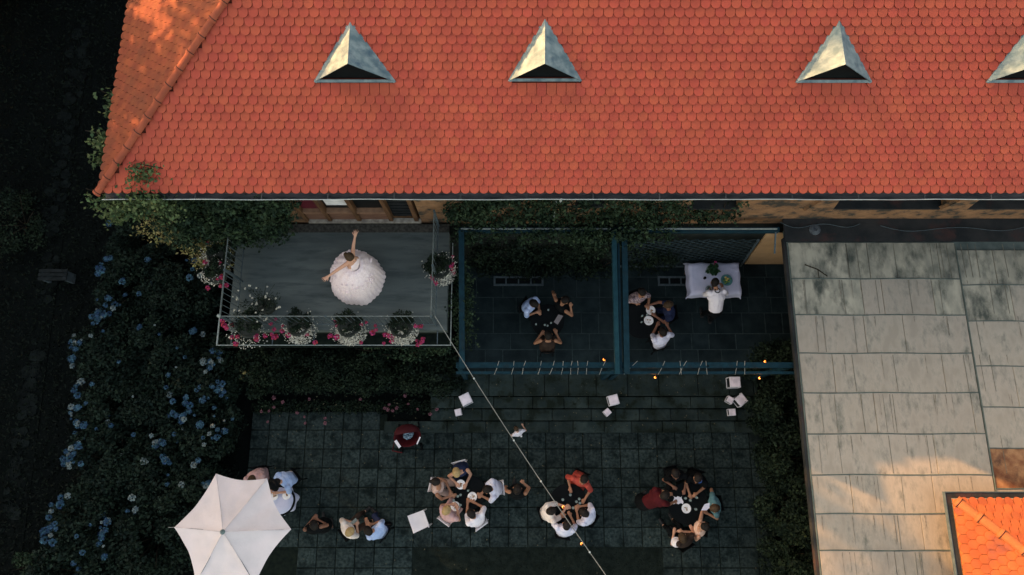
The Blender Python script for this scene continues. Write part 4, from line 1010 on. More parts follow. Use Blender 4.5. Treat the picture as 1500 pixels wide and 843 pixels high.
# ================================================================== PEOPLE
def person(label,head,sh,face,mode='sit',z0=0.0,hands=None,handz=.80,top=M_lil,bot=M_black,skin=M_skin2,hair=M_hairD,
           sleeve=.5,skirt=False,hat=None,scale=1.0,headdip=.3,bun=False,bare=False,longhair=False,legdir=None,collar=None,hz=None,shz=None,bendd=.42):
    k=scale
    hz_=z0+(hz if hz else (1.20 if mode=='sit' else 1.58))*k if True else 0
    sz_=z0+(shz if shz else (1.02 if mode=='sit' else 1.38))*k
    hd=P(head[0],head[1],hz_); s=P(sh[0],sh[1],sz_)
    f=Vector((cos(radians(face)),sin(radians(face)),0)); l=Vector((-f.y,f.x,0)); up=Vector((0,0,1))
    hip_z=z0+(.52 if mode=='sit' else .90)*k
    if mode=='sit': hip=s-f*.13*k; hip.z=hip_z; SITS.append((Vector((hip.x,hip.y,z0+.45)),f.copy()))
    elif mode=='bend': hip=s-f*bendd*k; hip.z=z0+.90*k
    else: hip=s-f*.02; hip.z=hip_z
    hv=hd-s
    if hv.length>.34*k: hd=s+hv.normalized()*.34*k
    if hv.length<.22*k: hd=s+hv.normalized()*.24*k
    T=thing('person',label,'person',(hip.x,hip.y,z0)); O=ORG[T]
    Bm=MB(); Tp=MB(); Bt=MB(); Ha=MB()
    shw=.185*k; hw=.09*k
    shL=s+l*shw-up*.02; shR=s-l*shw-up*.02; neck=s+(hd-s).normalized()*.07*k
    axis=(s-hip).normalized()
    chest=s-axis*.13*k; waist=hip+axis*.14*k
    Bm.blob(hip,waist,.105*k,.10*k,l,1.45); Bm.blob(waist,chest,.10*k,.115*k,l,1.4); Bm.blob(chest,s-axis*.03*k,.11*k,.07*k,l,1.7)
    Bm.blob(s,neck+(hd-neck)*.4,.055*k,.052*k)
    fd=(hd-s).normalized()        # up axis of the head, tipped forward
    hf=(f-fd*f.dot(fd)).normalized(); hf=(hf-up*headdip).normalized(); hu=(up-hf*up.dot(hf)).normalized()
    Bm.blob(hd-hf*.02*k,hd+hf*.015*k,.092*k,.085*k,hu,1.12)
    Bm.blob(hd+hf*.045*k-hu*.05*k,hd+hf*.055*k-hu*.075*k,.05*k,.035*k,l,1.1)     # jaw
    Bm.blob(hd+hf*.105*k-hu*.0,hd+hf*.118*k-hu*.03*k,.010*k,.016*k)              # nose
    for sg in (-1,1): Bm.blob(hd+l*sg*.088*k-hu*.02*k,hd+l*sg*.092*k+hu*.02*k,.014*k,.018*k)
    # arms by two-bone reach
    hands=hands or [None,None]
    for i,(shd,sg) in enumerate(((shL,1),(shR,-1))):
        tgt=hands[i]
        if tgt is None:
            w_=hip+l*sg*.30*k+f*.10*k; w_.z=z0+(.66 if mode=='sit' else .80)*k
        else:
            hzz=tgt[2] if len(tgt)>2 else handz; w_=P(tgt[0],tgt[1],z0+hzz)
        L1,L2=.28*k,.25*k; v=w_-shd; D=min(v.length,(L1+L2)*.985); w_=shd+v.normalized()*D; v=w_-shd
        a_=(L1*L1-L2*L2+D*D)/(2*D); h_=sqrt(max(0,L1*L1-a_*a_))
        bd=(l*sg*.6-up*.9-f*.3); bd=(bd-v.normalized()*bd.dot(v.normalized())).normalized()
        el=shd+v.normalized()*a_+bd*h_
        Bm.blob(shd,el,.050*k,.040*k); Bm.blob(el,w_,.041*k,.027*k)
        hdv=(w_-el).normalized(); sidev=hdv.cross(up); sidev=sidev.normalized() if sidev.length>.1 else l
        palm=w_+hdv*.075*k; Bm.blob(w_+hdv*.01,palm,.026*k,.030*k,sidev,1.35)
        for q in range(4):
            b_=palm+sidev*(.030-.020*q)*k; ln=(.062,.072,.068,.052)[q]*k
            m1=b_+(hdv+sidev*(.25-.17*q)*.5)*ln*.6-up*.004; m2=m1+(hdv*.8-up*.55)*ln*.5; Bm.blob(b_,m1,.0105*k,.0095*k,n=6,m=2); Bm.blob(m1,m2,.0095*k,.008*k,n=6,m=2)
        th=sidev*(1 if sg>0 else 1); b_=w_+hdv*.03*k+sidev*.03*k; m1=b_+(hdv*.6+sidev*.8).normalized()*.035*k; Bm.blob(b_,m1,.013*k,.011*k,n=6,m=2); Bm.blob(m1,m1+hdv*.028*k,.011*k,.009*k,n=6,m=2)
        if sleeve>0:
            e=shd.lerp(el,min(1,sleeve*2)); Tp.blob(shd,e,.076*k,.066*k)
            if sleeve>.5: Tp.blob(el,el.lerp(w_,(sleeve-.5)*2*.9),.056*k,.042*k)
    # legs
    ld=Vector((cos(radians(legdir)),sin(radians(legdir)),0)) if legdir is not None else f
    lf=Vector((-ld.y,ld.x,0))
    for sg in (1,-1):
        h0=hip+lf*sg*hw
        if mode=='sit':
            kn=h0+ld*.42*k+lf*sg*.05*k; kn.z=z0+.50*k; an=kn+ld*.04*k; an.z=z0+.08*k
        else:
            st_=(.10 if sg>0 else -.08)*k; kn=h0+ld*(st_*.5+.02); kn.z=z0+.48*k; an=h0+ld*st_-up*0; an.z=z0+.08*k
        Bm.blob(h0,kn,.078*k,.055*k); Bm.blob(kn,an,.053*k,.036*k); Bm.blob(an-up*.02*k,an+ld*.10*k-up*.04*k,.038*k,.026*k)
        toe=an+ld*.17*k; toe.z=z0+.035; hl_=an-ld*.03; hl_.z=z0+.045
        sh_=MB().blob(hl_,toe,.045*k,.034*k,lf,1.1); sh_.obj('shoe',M_shoe if bot is not M_white else M_plate,T,smooth=True)
        if not skirt: Bt.blob(h0,kn,.092*k,.068*k); Bt.blob(kn,kn.lerp(an,.9),.066*k,.052*k)
        elif mode=='sit': Bt.blob(h0,kn,.105*k,.085*k)
    if skirt and mode!='sit': Bt.blob(hip,hip-up*.42*k,.15*k,.20*k,l,1.15)
    Bt.blob(hip-axis*.02,waist-axis*.06*k,.120*k,.105*k,l,1.4)
    tb=s-axis*(.10 if bare else .02)*k
    Tp.blob(waist-axis*.06*k,chest,.135*k,.150*k,l,1.32)
    if not bare: Tp.blob(chest,s-axis*.02*k,.150*k,.095*k,l,1.60)
    else:
        Tp.blob(chest-axis*.02,chest+axis*.03*k,.13*k,.11*k,l,1.42)
        for sg in (-1,1): Tp.tube([chest+l*sg*.09*k+f*.10*k,s+l*sg*.08*k+up*.04*k,chest+l*sg*.09*k-f*.10*k],.014*k,6)
    from_mesh('body',Bm.remesh(.0125 if skin is not M_skinB else .009),skin,T,O)
    from_mesh('top',Tp.remesh(.017),top,T,O)
    from_mesh('skirt' if skirt else 'trousers',Bt.remesh(.020),bot,T,O)
    # hair
    Ha.blob(hd-hf*.035*k+hu*.022*k,hd+hf*.0*k+hu*.035*k,.100*k,.088*k,l,1.03); Ha.blob(hd-hf*.06*k-hu*.02*k,hd-hf*.03*k+hu*.02*k,.085*k,.09*k,l,1.02)
    if bun: Ha.blob(hd-hf*.13*k+hu*.03*k,hd-hf*.15*k+hu*.03*k,.045*k,.04*k)
    if longhair: Ha.blob(hd-hf*.09*k,s-f*.09*k-up*.10*k,.08*k,.05*k,l,1.5)
    if hair is not None: from_mesh('hair',Ha.remesh(.012),hair,T,O)
    if hat is not None:
        m=MB(); m.lathe([(.17,0),(.175,.01),(.10,.025),(.095,.09),(.06,.12),(.01,.125)],18,(0,0,0))
        q=hu.to_track_quat('Z','Y'); m.v=[tuple(hd+hu*.05*k+q@Vector(v)*k) for v in m.v]; m.obj('hat',hat,T,smooth=True)
    ey=MB()
    for sg in (-1,1): ey.blob(hd+hf*.092*k+l*sg*.033*k,hd+hf*.096*k+l*sg*.033*k,.010*k,.009*k,n=6,m=2)
    ey.obj('eyes',M_eye,T,smooth=True)
    if collar is not None:
        MB().tube([s+l*.062*cos(a)*k+f*.058*sin(a)*k+up*.075*k+fd*.02 for a in np.linspace(0,2*pi,13)],.012,5).obj('collar',collar,T,smooth=True)
    return T
M_skinB=mat('bride_skin',(.56,.28,.19),.55,(.62,.33,.23),5)

# ---------- group A: five seated guests
GA_='guests seated at the left terrace table'
table('dark round table with three plates between the five seated guests',688,722,.40)
tz=.745
plate('plate of food held at the top side of the left group\'s table',675,710,tz+.03)
plate('plate of food on the right side of the left group\'s table',692,728,tz)
plate('emptier white plate at the lower left of the left group\'s table',667,742,tz+.03)
glass('glass between the plates, left of centre on the left group\'s table',671,727,tz); glass('bluish glass beside the centre of the left group\'s table',675,725,tz)
glass('glass at the left edge of the left group\'s table',665,733,tz); glass('amber glass near the top right of the left group\'s table',686,719,tz,.028); glass('glass next to the emptier plate of the left group',675,740,tz)
person('woman in sand-coloured sleeveless dress with dark hair, left side of the five-person table',(640,706),(643,714),-12,hands=[(659,719),(661,727)],top=M_tan,bot=M_tan,skin=M_skin2,hair=M_hairD,sleeve=0,bare=True,skirt=True,bun=True)
person('blonde woman in navy strapless top holding a plate at the top of the five-person table',(670,693),(674,692),-75,hands=[(683,709),(668,708)],top=M_navy,bot=M_navy,skin=M_skin,hair=M_hairG,sleeve=0,bare=True,skirt=True,headdip=.8)
person('man in pale lilac shirt with dark hair on the right of the five-person table',(714,717),(722,717),186,hands=[(706,727),(706,723)],top=M_lil,skin=M_skin2,sleeve=.6)
person('man in white shirt at the lower right of the five-person table',(690,752),(696,760),125,hands=[(685,738),(696,737)],top=M_white,skin=M_skin2,hair=M_hairD,sleeve=.45)
person('blonde woman in dusty pink top at the lower left of the five-person table',(655,748),(657,753),55,hands=[(661,739),(670,747)],top=M_pinkc,bot=M_pinkc,skin=M_skin,hair=M_hairG,sleeve=.2,skirt=True,headdip=.6)
chair('white garden chair under the woman in the sand-coloured dress',637,716,radians(-12)); chair('white garden chair behind the blonde woman in navy',672,686,radians(-75))
chair('white garden chair under the man in the lilac shirt',722,720,radians(186)); chair('white garden chair under the man at the lower right of the five',694,757,radians(125)); chair('white garden chair under the woman in dusty pink',655,752,radians(55))
chair('empty white garden chair standing alone on the terrace slabs',613,764,radians(-158))
# ---------- walking woman in black and child
person('woman in black dress with a raised right hand walking across the terrace middle',(758,716),(758,722),85,'stand',hands=[None,(767,708,1.3)],top=M_black,bot=M_black,skin=M_skin2,hair=M_hairD,sleeve=0,bare=False,skirt=True,bun=True)
person('small child in white clothes and cap running under the string light cable',(756,628),(759,634),115,'stand',hands=[(748,638,.45),(766,624,.7)],top=M_white,bot=M_white,skin=M_skin,hair=M_hairB,sleeve=.3,skirt=False,scale=.58,hat=None)
# ---------- group B: four around the dark table
table('dark round table of the four guests with the red-dressed woman',833,738,.47)
for (lab,px,py) in (('first of the small clear glasses clustered right of the table centre',844,735),('small clear glass touching its neighbours right of the table centre',848,731),('lowest of the clustered glasses right of the table centre',849,737),
                    ('lone glass left of the cluster, below the table centre',839,744),('glass at the upper middle of the four-guest table',835,725),('teal glass at the left edge of the four-guest table',824,732)): glass(lab,px,py,tz,.034)
person('woman in red long-sleeved dress at the top of the four-guest table',(854,704),(850,706),-115,hands=[(835,714),(857,731)][::-1],top=M_red,bot=M_red,skin=M_skin2,hair=M_hairD,sleeve=.62,skirt=True)
person('man in cream shirt on the left of the four-guest table',(808,749),(806,752),20,hands=[(828,742),(828,746)],top=mat('cream_cloth',(.66,.56,.50),.85),skin=M_skin,sleeve=.6)
person('man in pale blue shirt at the bottom of the four-guest table',(830,769),(828,775),80,hands=[(822,758),(836,757)],top=M_lil,skin=M_skin2,sleeve=.45)
person('man in light grey-blue shirt at the lower right of the four-guest table',(855,751),(861,757),145,hands=[(845,750),(850,742)],top=M_lil,skin=M_skin2,sleeve=.5)
for (lab,a,b,r) in (('dark chair under the woman in red',853,701,-115),('dark chair under the man in cream',803,753,20),('dark chair under the man in pale blue at the bottom',827,779,80),('dark chair under the man in light grey-blue',864,760,145)): chair(lab,a,b,radians(r),M_black)
# ---------- group C
table('dark round table of the right-hand group with a white plate',1008,738,.50)
plate('white plate on the right-hand group\'s dark table',1005,745,tz,.115,True)
for (lab,px,py) in (('small candle glass at the centre of the right-hand table',1010,733),('pale glass above the plate on the right-hand table',1003,730),('glass right of the plate on the right-hand table',1018,746),('glass at the upper right of the right-hand table',1019,729)): glass(lab,px,py,tz)
T=thing('napkin','crumpled white napkin by the red-shirted guest at the right-hand table','napkin',P(993,733,tz)); 
n=6; V=[(P(993,733,tz).x+(i/n-.5)*.22*(1+.2*sin(j)),P(993,733,tz).y+(j/n-.5)*.16*(1+.2*cos(i*2)),tz+.012+.012*sin(i*2.1)*cos(j*1.7)) for i in range(n+1) for j in range(n+1)]
F=[(i*(n+1)+j,(i+1)*(n+1)+j,(i+1)*(n+1)+j+1,i*(n+1)+j+1) for i in range(n) for j in range(n)]; MB().add(V,F).obj('cloth',M_white,T,smooth=True)
person('woman in dark red top leaning over the left side of the right-hand table',(974,725),(967,728),35,'bend',hands=[(989,725),(991,735)],top=M_dred,bot=M_black,skin=M_skin2,hair=M_hairD,sleeve=.35,skirt=True,headdip=.2,handz=.85,legdir=35,bendd=.30)
person('guest in black with arm on the table, upper left of the right-hand group',(990,696),(992,699),-80,hands=[(1003,717),(985,712)],top=M_black,bot=M_black,skin=M_skin3,hair=M_hairD,sleeve=.3)
person('guest in black with blue collar, upper right of the right-hand group',(1022,702),(1023,704),-110,hands=[(1021,723),(1010,723)],top=M_black,bot=M_black,skin=M_skin2,hair=M_hairD,sleeve=.3,collar=mat('blue_collar',(.03,.14,.42),.7))
person('guest in dark teal holding up a white cloth at the right-hand table',(1046,744),(1047,741),190,hands=[(1037,753),(1044,733)],top=M_teal,bot=M_black,skin=M_skin2,hair=M_hairB,sleeve=.2)
T=thing('white_cloth','white cloth spread between the hands of the guest in dark teal','cloth',P(1035,741,.95))
MB().add([P(1027,748,.9),P(1032,739,.93),P(1045,735,.98),P(1043,741,.95),P(1035,748,.92)],[(0,1,2,3,4)]).obj('sheet',M_lil,T)
person('woman in peach sleeveless top at the lower right of the right-hand group',(1030,772),(1025,775),170,hands=[(1014,777),(1025,766)],top=mat('peach_cloth',(.62,.40,.31),.85),bot=M_black,skin=M_skin,hair=M_hairD,sleeve=0,bare=True)
person('guest in dark vest with white sleeve at the bottom of the right-hand group',(999,787),(1004,791),120,hands=[(987,782),(1000,779)],top=M_brown,bot=M_black,skin=M_skin,hair=M_hairB,sleeve=.1)
q=P(991,795,1.0); T=thing('sun_hat','white sun hat beside the guest in the dark vest','hat',(q.x,q.y,.95)); MB().lathe([(.10,0),(.09,.03),(.06,.07),(.01,.08)],14).obj('hat_body',M_wpaint,T,world=False,smooth=True); MB().lathe([(.12,-.012),(.12,0),(.09,.006)],14).obj('hat_brim',M_wpaint,T,world=False)
for (lab,a,b,r) in (('dark chair under the black-dressed guest at the upper left of the right-hand group',992,694,-80),('dark chair under the guest with the blue collar',1024,699,-110),('dark chair under the guest in dark teal',1050,741,190),('dark chair under the woman in the peach top',1029,777,170),('dark chair under the guest in the dark vest',1006,796,120)): chair(lab,a,b,radians(r),M_black)
# ---------- umbrella table
c=P(410,734,.76); T=thing('side_table','small table under a pale cloth half hidden by the umbrella','table',(c.x,c.y,0))
MB().lathe([(.36,.70),(.36,.73)],20).obj('tabletop',M_blackt,T,world=False); MB().lathe([(.03,0),(.03,.70)],8).obj('pedestal',M_blackt,T,world=False)
def cloth_round(c,r,m,label,drop=.25,sides=7):
    V=[(0,0,.738)];F=[];n=42
    for i,(rr2,z) in enumerate(((.5*r,.738),(r,.736),(r*1.03,.70),(r*1.1,.70-drop))):
        for k in range(n):
            an=2*pi*k/n; wv=1+(.0 if i<2 else (.05 if i==2 else .10)*sin(an*sides)); V.append((rr2*wv*cos(an),rr2*wv*sin(an),z-(.05*cos(an*4) if i==3 else 0)))
    for k in range(n): F.append((0,1+k,1+(k+1)%n))
    for i in range(3):
        for k in range(n): F.append((1+i*n+k,1+(i+1)*n+k,1+(i+1)*n+(k+1)%n,1+i*n+(k+1)%n))
    T=thing('tablecloth',label,'tablecloth',(c.x,c.y,0)); MB().add(V,F).obj('cloth',m,T,world=False,smooth=True)
cloth_round(c,.31,M_cloth,'pale lilac cloth on the small table beside the umbrella')
plate('brown-rimmed plate on the pale cloth beside the umbrella',420,726,.75,.10); plate('plate partly under the umbrella edge on the pale cloth',402,727,.75,.10)
person('man in pale blue shirt with dark hat seated beside the umbrella',(405,708),(414,705),-140,hands=[(408,722),(398,716)],top=M_bluec,skin=M_skin,hair=M_hairD,sleeve=.6,hat=M_black)
person('guest in dusky pink mostly hidden behind the umbrella top edge',(370,704),(372,700),-80,hands=[(368,716),(376,716)],top=M_pinkc,bot=M_pinkc,skin=M_skin2,hair=M_hairB,sleeve=.2)
for (lab,a,b,r) in (('dark chair of the man with the dark hat',417,703,-140),('dark chair of the guest behind the umbrella edge',381,690,-80)): chair(lab,a,b,radians(r),M_black)
# ---------- lower left trio
person('woman in black with bare arms folded, standing left of the seated pair',(460,768),(458,774),100,'stand',hands=[(458,761,1.1),(466,762,1.1)],top=M_black,bot=M_black,skin=M_skin3,hair=M_hairD,sleeve=0,skirt=True)
person('blond man in cream shirt reading a paper, left one of the seated pair',(513,778),(510,776),40,hands=[(514,765),(523,770)],top=mat('cream_cloth',(.66,.56,.50),.85),bot=M_brown,skin=M_skin,hair=M_hairG,sleeve=.4)
T=thing('folded_paper','dark folded paper held by the blond man','paper',P(516,766,.85)); MB().add([P(509,769,.85),P(521,759,.88),P(524,763,.86),P(514,771,.84)],[(0,1,2,3)]).obj('sheet',mat('printed_paper',(.10,.12,.11),.8,(.3,.33,.3),60),T)
person('dark-haired man in light blue shirt, right one of the seated pair',(540,777),(549,778),140,hands=[(537,767),(545,768)],top=M_bluec,bot=M_navy,skin=M_skin2,hair=M_hairD,sleeve=.45)
q=P(565,768,.05); T=thing('shoulder_bag','black shoulder bag on the slabs beside the man in light blue','bag',(q.x,q.y,0)); m=MB(); m.blob((-.10,0,.10),(.10,0,.11),.09,.085,(0,1,0),.8); m.obj('bag_body',M_black,T,world=False,smooth=True); MB().tube([(-.15,0,.14),(-.10,.02,.30),(.08,.02,.31),(.15,0,.14)],.010,6).obj('strap',M_brown,T,world=False)
chair('dark chair under the blond man in cream',509,779,radians(40),M_black); chair('dark chair under the man in light blue at the lower left',552,782,radians(140),M_black)

# ---------- left pergola bay
z0=FLZ+.005
table('dark round table of the three guests in the left pergola bay',802,470,.42,z0=z0)
for (lab,px,py) in (('leftmost candle glass on the left bay table',785,476),('middle candle glass on the left bay table',798,477),('candle glass right of the middle on the left bay table',807,474),('greenish glass beside the middle candle, left bay',802,478),('wide glass at the top of the left bay table',803,455)): glass(lab,px,py,z0+tz,.026,.07)
person('man in light blue and white shirt at the left bay table',(782,446),(778,447),-35,z0=z0,hands=[(790,455),(785,458)],top=M_bluec,skin=M_skin2,hair=M_hairD,sleeve=.6)
person('woman in black with both arms out at the left bay table',(826,442),(822,448),-140,z0=z0,hands=[(836,450,.95),(812,431,1.1)][::1],top=M_black,bot=M_black,skin=M_skin2,hair=M_hairD,sleeve=0,headdip=.5)
q=P(816,467,z0+.80); T=thing('place_mat','grey folded cloth on the right edge of the left bay table','cloth',q); MB().add([P(811,472,z0+.76),P(818,461,z0+.77),P(825,463,z0+.775),P(817,476,z0+.765)],[(0,1,2,3)]).obj('sheet',mat('grey_linen',(.22,.19,.19),.85),T)
person('woman with bare shoulders in a dark dress at the bottom of the left bay table',(803,492),(803,499),90,z0=z0,hands=[(792,491),(815,489)],top=M_brown,bot=M_brown,skin=M_skin2,hair=M_hairD,sleeve=0,bare=True,skirt=True)
for (lab,a,b,r) in (('dark chair under the man in light blue in the left bay',775,449,-35),('dark chair under the woman with outstretched arms',826,444,-140),('dark chair under the bare-shouldered woman',802,508,90)): chair(lab,a,b,radians(r),M_black,z0)
# ---------- right pergola bay, left group
table('dark table of the three guests by the middle pergola posts',940,470,.46,z0=z0)
plate('upper plate of food on the table by the middle pergola posts',953,455,z0+tz,.12); plate('lower plate of food on the table by the middle pergola posts',950,470,z0+tz,.12)
glass('small glass left of the two plates by the pergola posts',940,464,z0+tz,.024); glass('glass below the small one by the pergola posts',939,473,z0+tz,.024); glass('green glass between the two plates by the pergola posts',947,462,z0+tz,.024)
person('woman in floral blouse near the middle pergola posts',(940,431),(937,436),-70,z0=z0,hands=[(950,447),(930,444)],top=M_flor,bot=M_black,skin=M_skin2,hair=M_hairD,sleeve=.35)
person('guest in dark clothes reaching for the two plates by the pergola posts',(978,448),(980,455),185,z0=z0,hands=[(961,464),(952,447)],top=M_navy,bot=M_navy,skin=M_skin3,hair=M_hairB,sleeve=.2)
person('man in pale shirt at the bottom of the table by the pergola posts',(970,487),(969,494),110,z0=z0,hands=[(962,478),(978,478)],top=M_lil,bot=M_black,skin=M_skin3,hair=M_hairD,sleeve=.45)
for (lab,a,b,r) in (('dark chair under the woman in the floral blouse',936,431,-70),('dark chair under the guest reaching for the plates',985,456,185),('dark chair under the man in the pale shirt by the posts',969,500,110)): chair(lab,a,b,radians(r),M_black,z0)
# ---------- clothed buffet table with waiter
ca=P(1012,386,z0+.76); cb=P(1086,431,z0+.76); ty0,ty1_=P(1050,430,z0+.76).y,P(1050,386,z0+.76).y; tx0_,tx1_=P(1013,430,z0+.76).x,P(1086,430,z0+.76).x
T=thing('buffet_table','long table under the white cloth by the lattice screen','table',((tx0_+tx1_)/2,(ty0+ty1_)/2,z0))
MB().box(tx0_+.02,tx1_-.02,ty0+.02,ty1_-.02,z0+.70,z0+.742).obj('tabletop',M_wood,T)
for x in (tx0_+.07,tx1_-.07):
    for y in (ty0+.07,ty1_-.07): MB().box(x-.025,x+.025,y-.025,y+.025,z0,z0+.70).obj('leg',M_wood,T)
V=[];F=[]; nx,ny=26,18; hx,hy=(tx1_-tx0_)/2,(ty1_-ty0)/2; cx,cy=(tx0_+tx1_)/2,(ty0+ty1_)/2
for i in range(nx+1):
    for j in range(ny+1):
        u=(i/nx*2-1)*(hx+.28); v=(j/ny*2-1)*(hy+.28); du=max(0,abs(u)-hx); dv_=max(0,abs(v)-hy)
        drop=max(du,dv_); fx=.10 if du>0 else 0; fy=.10 if dv_>0 else 0
        corner=min(du,dv_)
        x=math.copysign(min(abs(u),hx)+min(du,.02)+du*.12+corner*.10,u); y=math.copysign(min(abs(v),hy)+min(dv_,.02)+dv_*.12+corner*.10,v)
        if drop>0: x+=.012*sin(v*16)*(du>0); y+=.012*sin(u*14)*(dv_>0)
        z=z0+.75-drop*.95-(.05*corner/.28)+.0015*sin(u*9)*sin(v*11)
        V.append((cx+x,cy+y,z))
for i in range(nx):
    for j in range(ny): F.append((i*(ny+1)+j,(i+1)*(ny+1)+j,(i+1)*(ny+1)+j+1,i*(ny+1)+j+1))
T=thing('tablecloth','large white cloth draped over the buffet table','tablecloth',(cx,cy,z0)); MB().add(V,F).obj('cloth',M_cloth,T,smooth=True)
q=P(1042,395,z0+.90); T=thing('flower_arrangement','round dark green leafy arrangement on the buffet cloth','bouquet',(q.x,q.y,z0+.757))
MB().lathe([(.07,0),(.10,.01),(.12,.12),(.10,.125)],14).obj('vase',M_glassw,T,world=False)
C0=clumps((q.x,q.y,z0+.97),(.17,.17,.13),16,900,.35); np_quads('foliage',leaves(C0,.030,.6),mat('deep_leaf',(.010,.045,.022),.5,(.025,.08,.035),4,jitter=.5,tint=True),T)
np_quads('red_flowers',leaves(clumps((q.x+.07,q.y+.12,z0+1.05),(.06,.05,.04),4,40,.4),.016,1),M_pinkF,T)
q=P(1064,411,z0+.80); T=thing('fruit_bowl','teal bowl with green and yellow fruit on the buffet cloth','bowl',(q.x,q.y,z0+.757))
MB().lathe([(.06,0),(.08,.005),(.15,.07),(.145,.075),(.07,.02),(.001,.015)],20).obj('bowl',mat('teal_glaze',(.03,.16,.17),.3,(.06,.26,.26),8),T,world=False,smooth=True)
for k in range(9):
    an=k*2.4; d=.03*sqrt(k); MB().blob((d*cos(an),d*sin(an),.06),(d*cos(an)+.006,d*sin(an),.062),.026,.025,n=8,m=3).obj('fruit',mat('fruit_green',(.10,.20,.06),.5) if k%3 else mat('fruit_yellow',(.55,.38,.12),.5),T,world=False,smooth=True)
q=P(1032,408,z0+.77); T=thing('dark_cup','small dark cup on the left half of the buffet cloth','cup',(q.x,q.y,z0+.757)); MB().lathe([(.03,0),(.035,.07),(.03,.07),(.025,.01)],12).obj('cup_body',M_black,T,world=False)
q=P(1077,396,z0+.77); T=thing('folded_napkins','stack of bluish folded napkins at the upper right of the buffet cloth','napkin',(q.x,q.y,z0+.757))
for k in range(3): MB().box(-.08,.08,-.04,.04,k*.008,k*.008+.007).obj('napkin',M_cloth,T,world=False)
q=P(1037,424,z0+.77); T=thing('glass_jar','clear glass jar left of the waiter on the buffet cloth','jar',(q.x,q.y,z0+.757)); MB().lathe([(.06,0),(.07,.01),(.07,.15),(.06,.16),(.055,.16),(.06,.02)],16).obj('jar_body',M_glassw,T,world=False,smooth=True)
person('waiter in white shirt and black trousers bending over the buffet table',(1047,414),(1050,428),95,'bend',z0=z0,hands=[(1040,424,.85),(1058,420,.85)],top=M_white,bot=M_black,skin=M_skin2,hair=M_hairD,sleeve=.9,collar=M_black,headdip=.4,shz=1.25,hz=1.38)

for a_,k_ in CH: chair_(*a_,**k_)
# ---------- pram
q=P(598,640,.5); T=thing('baby_pram','dark red baby pram with white side straps on the terrace near the steps','pram',(q.x,q.y,0),radians(8))
m=MB(); V=[];F=[]; n=20
for i,(r,z) in enumerate(((.20,.40),(.27,.52),(.30,.66),(.27,.66),(.20,.50),(.01,.46))):
    for k in range(n): V.append((r*1.15*cos(2*pi*k/n),r*.85*sin(2*pi*k/n),z))
for i in range(5):
    for k in range(n): F.append((i*n+k,i*n+(k+1)%n,(i+1)*n+(k+1)%n,(i+1)*n+k))
m.add(V,F).obj('carrycot',M_redp,T,world=False,smooth=True)
V=[];F=[]
for i in range(9):
    a=pi*.5*i/8
    for k in range(9):
        b=pi*k/8; V.append((.33*cos(b),.02+.24*sin(b)*cos(a)+.05,.64+.22*sin(b)*sin(a)))
for i in range(8):
    for k in range(8): F.append((i*9+k,(i+1)*9+k,(i+1)*9+k+1,i*9+k+1))
MB().add(V,F).obj('hood',mat('black_red_fabric',(.05,.008,.010),.8),T,world=False,smooth=True)
m=MB(); 
for k in range(7): an=k*.9; m.blob((.07*cos(an),.03+.06*sin(an),.58),(.07*cos(an)+.05,.03+.06*sin(an)+.03,.60),.05,.045,n=8,m=3)
m.obj('blanket',mat('patterned_blanket',(.03,.07,.10),.9,(.25,.36,.42),26,detail=1),T,world=False,smooth=True)
MB().bar((-.30,-.06,.68),(-.20,-.24,.70),.07,.02).obj('side_strap',M_white,T,world=False); MB().bar((.22,-.22,.69),(.32,-.06,.69),.03,.02).obj('side_strap',M_white,T,world=False)
MB().tube([(-.34,-.10,.62),(-.36,-.30,.90),(-.12,-.38,.95)],.014,6).obj('handle',M_dred,T,world=False)
for sx in (-1,1):
    for sy in (-1,1):
        MB().bar((sx*.16,sy*.10,.42),(sx*.24,sy*.26,.12),.02).obj('strut',M_black,T,world=False)
        v=MB(); v.lathe([(.07,-.015),(.10,-.018),(.10,.018),(.07,.015)],16); v.v=[(sx*.25+z_,sy*.27+y_,.10+x_) for x_,y_,z_ in v.v]; v.obj('wheel',M_black,T,world=False)

# ---------- umbrella
c=P(340,776,2.5); U=thing('parasol','large white hexagonal garden parasol with dark cap at the bottom left','parasol',(c.x,c.y,0))
R=1.25; ap=Vector((c.x,c.y,2.98)); vs=[]
angs=[2,58,112,178,238,298]
for a in angs: vs.append(Vector((c.x+R*cos(radians(a)),c.y+R*sin(radians(a)),2.50)))
vs[0]+=Vector((.02,-.04,0))
for k in range(6):
    A,B_=vs[k],vs[(k+1)%6]; V=[];F=[];n=18; id_={}
    for i in range(n+1):
        for j in range(i+1):
            t=i/n; u=j/i if i else 0; p=ap.lerp(A.lerp(B_,u),t)
            sag=4*u*(1-u); inward=(Vector((c.x,c.y,p.z))-p); inward.normalize() if inward.length>1e-6 else None
            p=p+inward*(sag*t*t*.085)+Vector((0,0,-.05*sag*t*(1-t)*2-.03*sin(pi*t)+.010*sin(u*17+k*2+t*3)*t*(1-t*.4)+.008*sin(u*7-t*9+k)))
            id_[i,j]=len(V); V.append(p)
    for i in range(n):
        for j in range(i+1):
            F.append((id_[i,j],id_[i+1,j],id_[i+1,j+1]))
            if j<i: F.append((id_[i,j],id_[i+1,j+1],id_[i,j+1]))
    # hem valance
    m=MB().add(V,F); o=m.obj('canopy_panel',M_canopy,U,smooth=True)
    MB().tube([ap+Vector((0,0,.004)),ap.lerp(A,.5)+Vector((0,0,-.022)),A+Vector((0,0,.004))],.006,5).obj('seam',mat('canopy_seam',(.52,.46,.47),.8),U)
    MB().tube([ap-Vector((0,0,.06)),A-Vector((0,0,.02))],.009,5).obj('rib',M_iron,U)
MB().tube([(c.x,c.y,0),(c.x,c.y,2.97)],.022,8).obj('pole',M_iron,U)
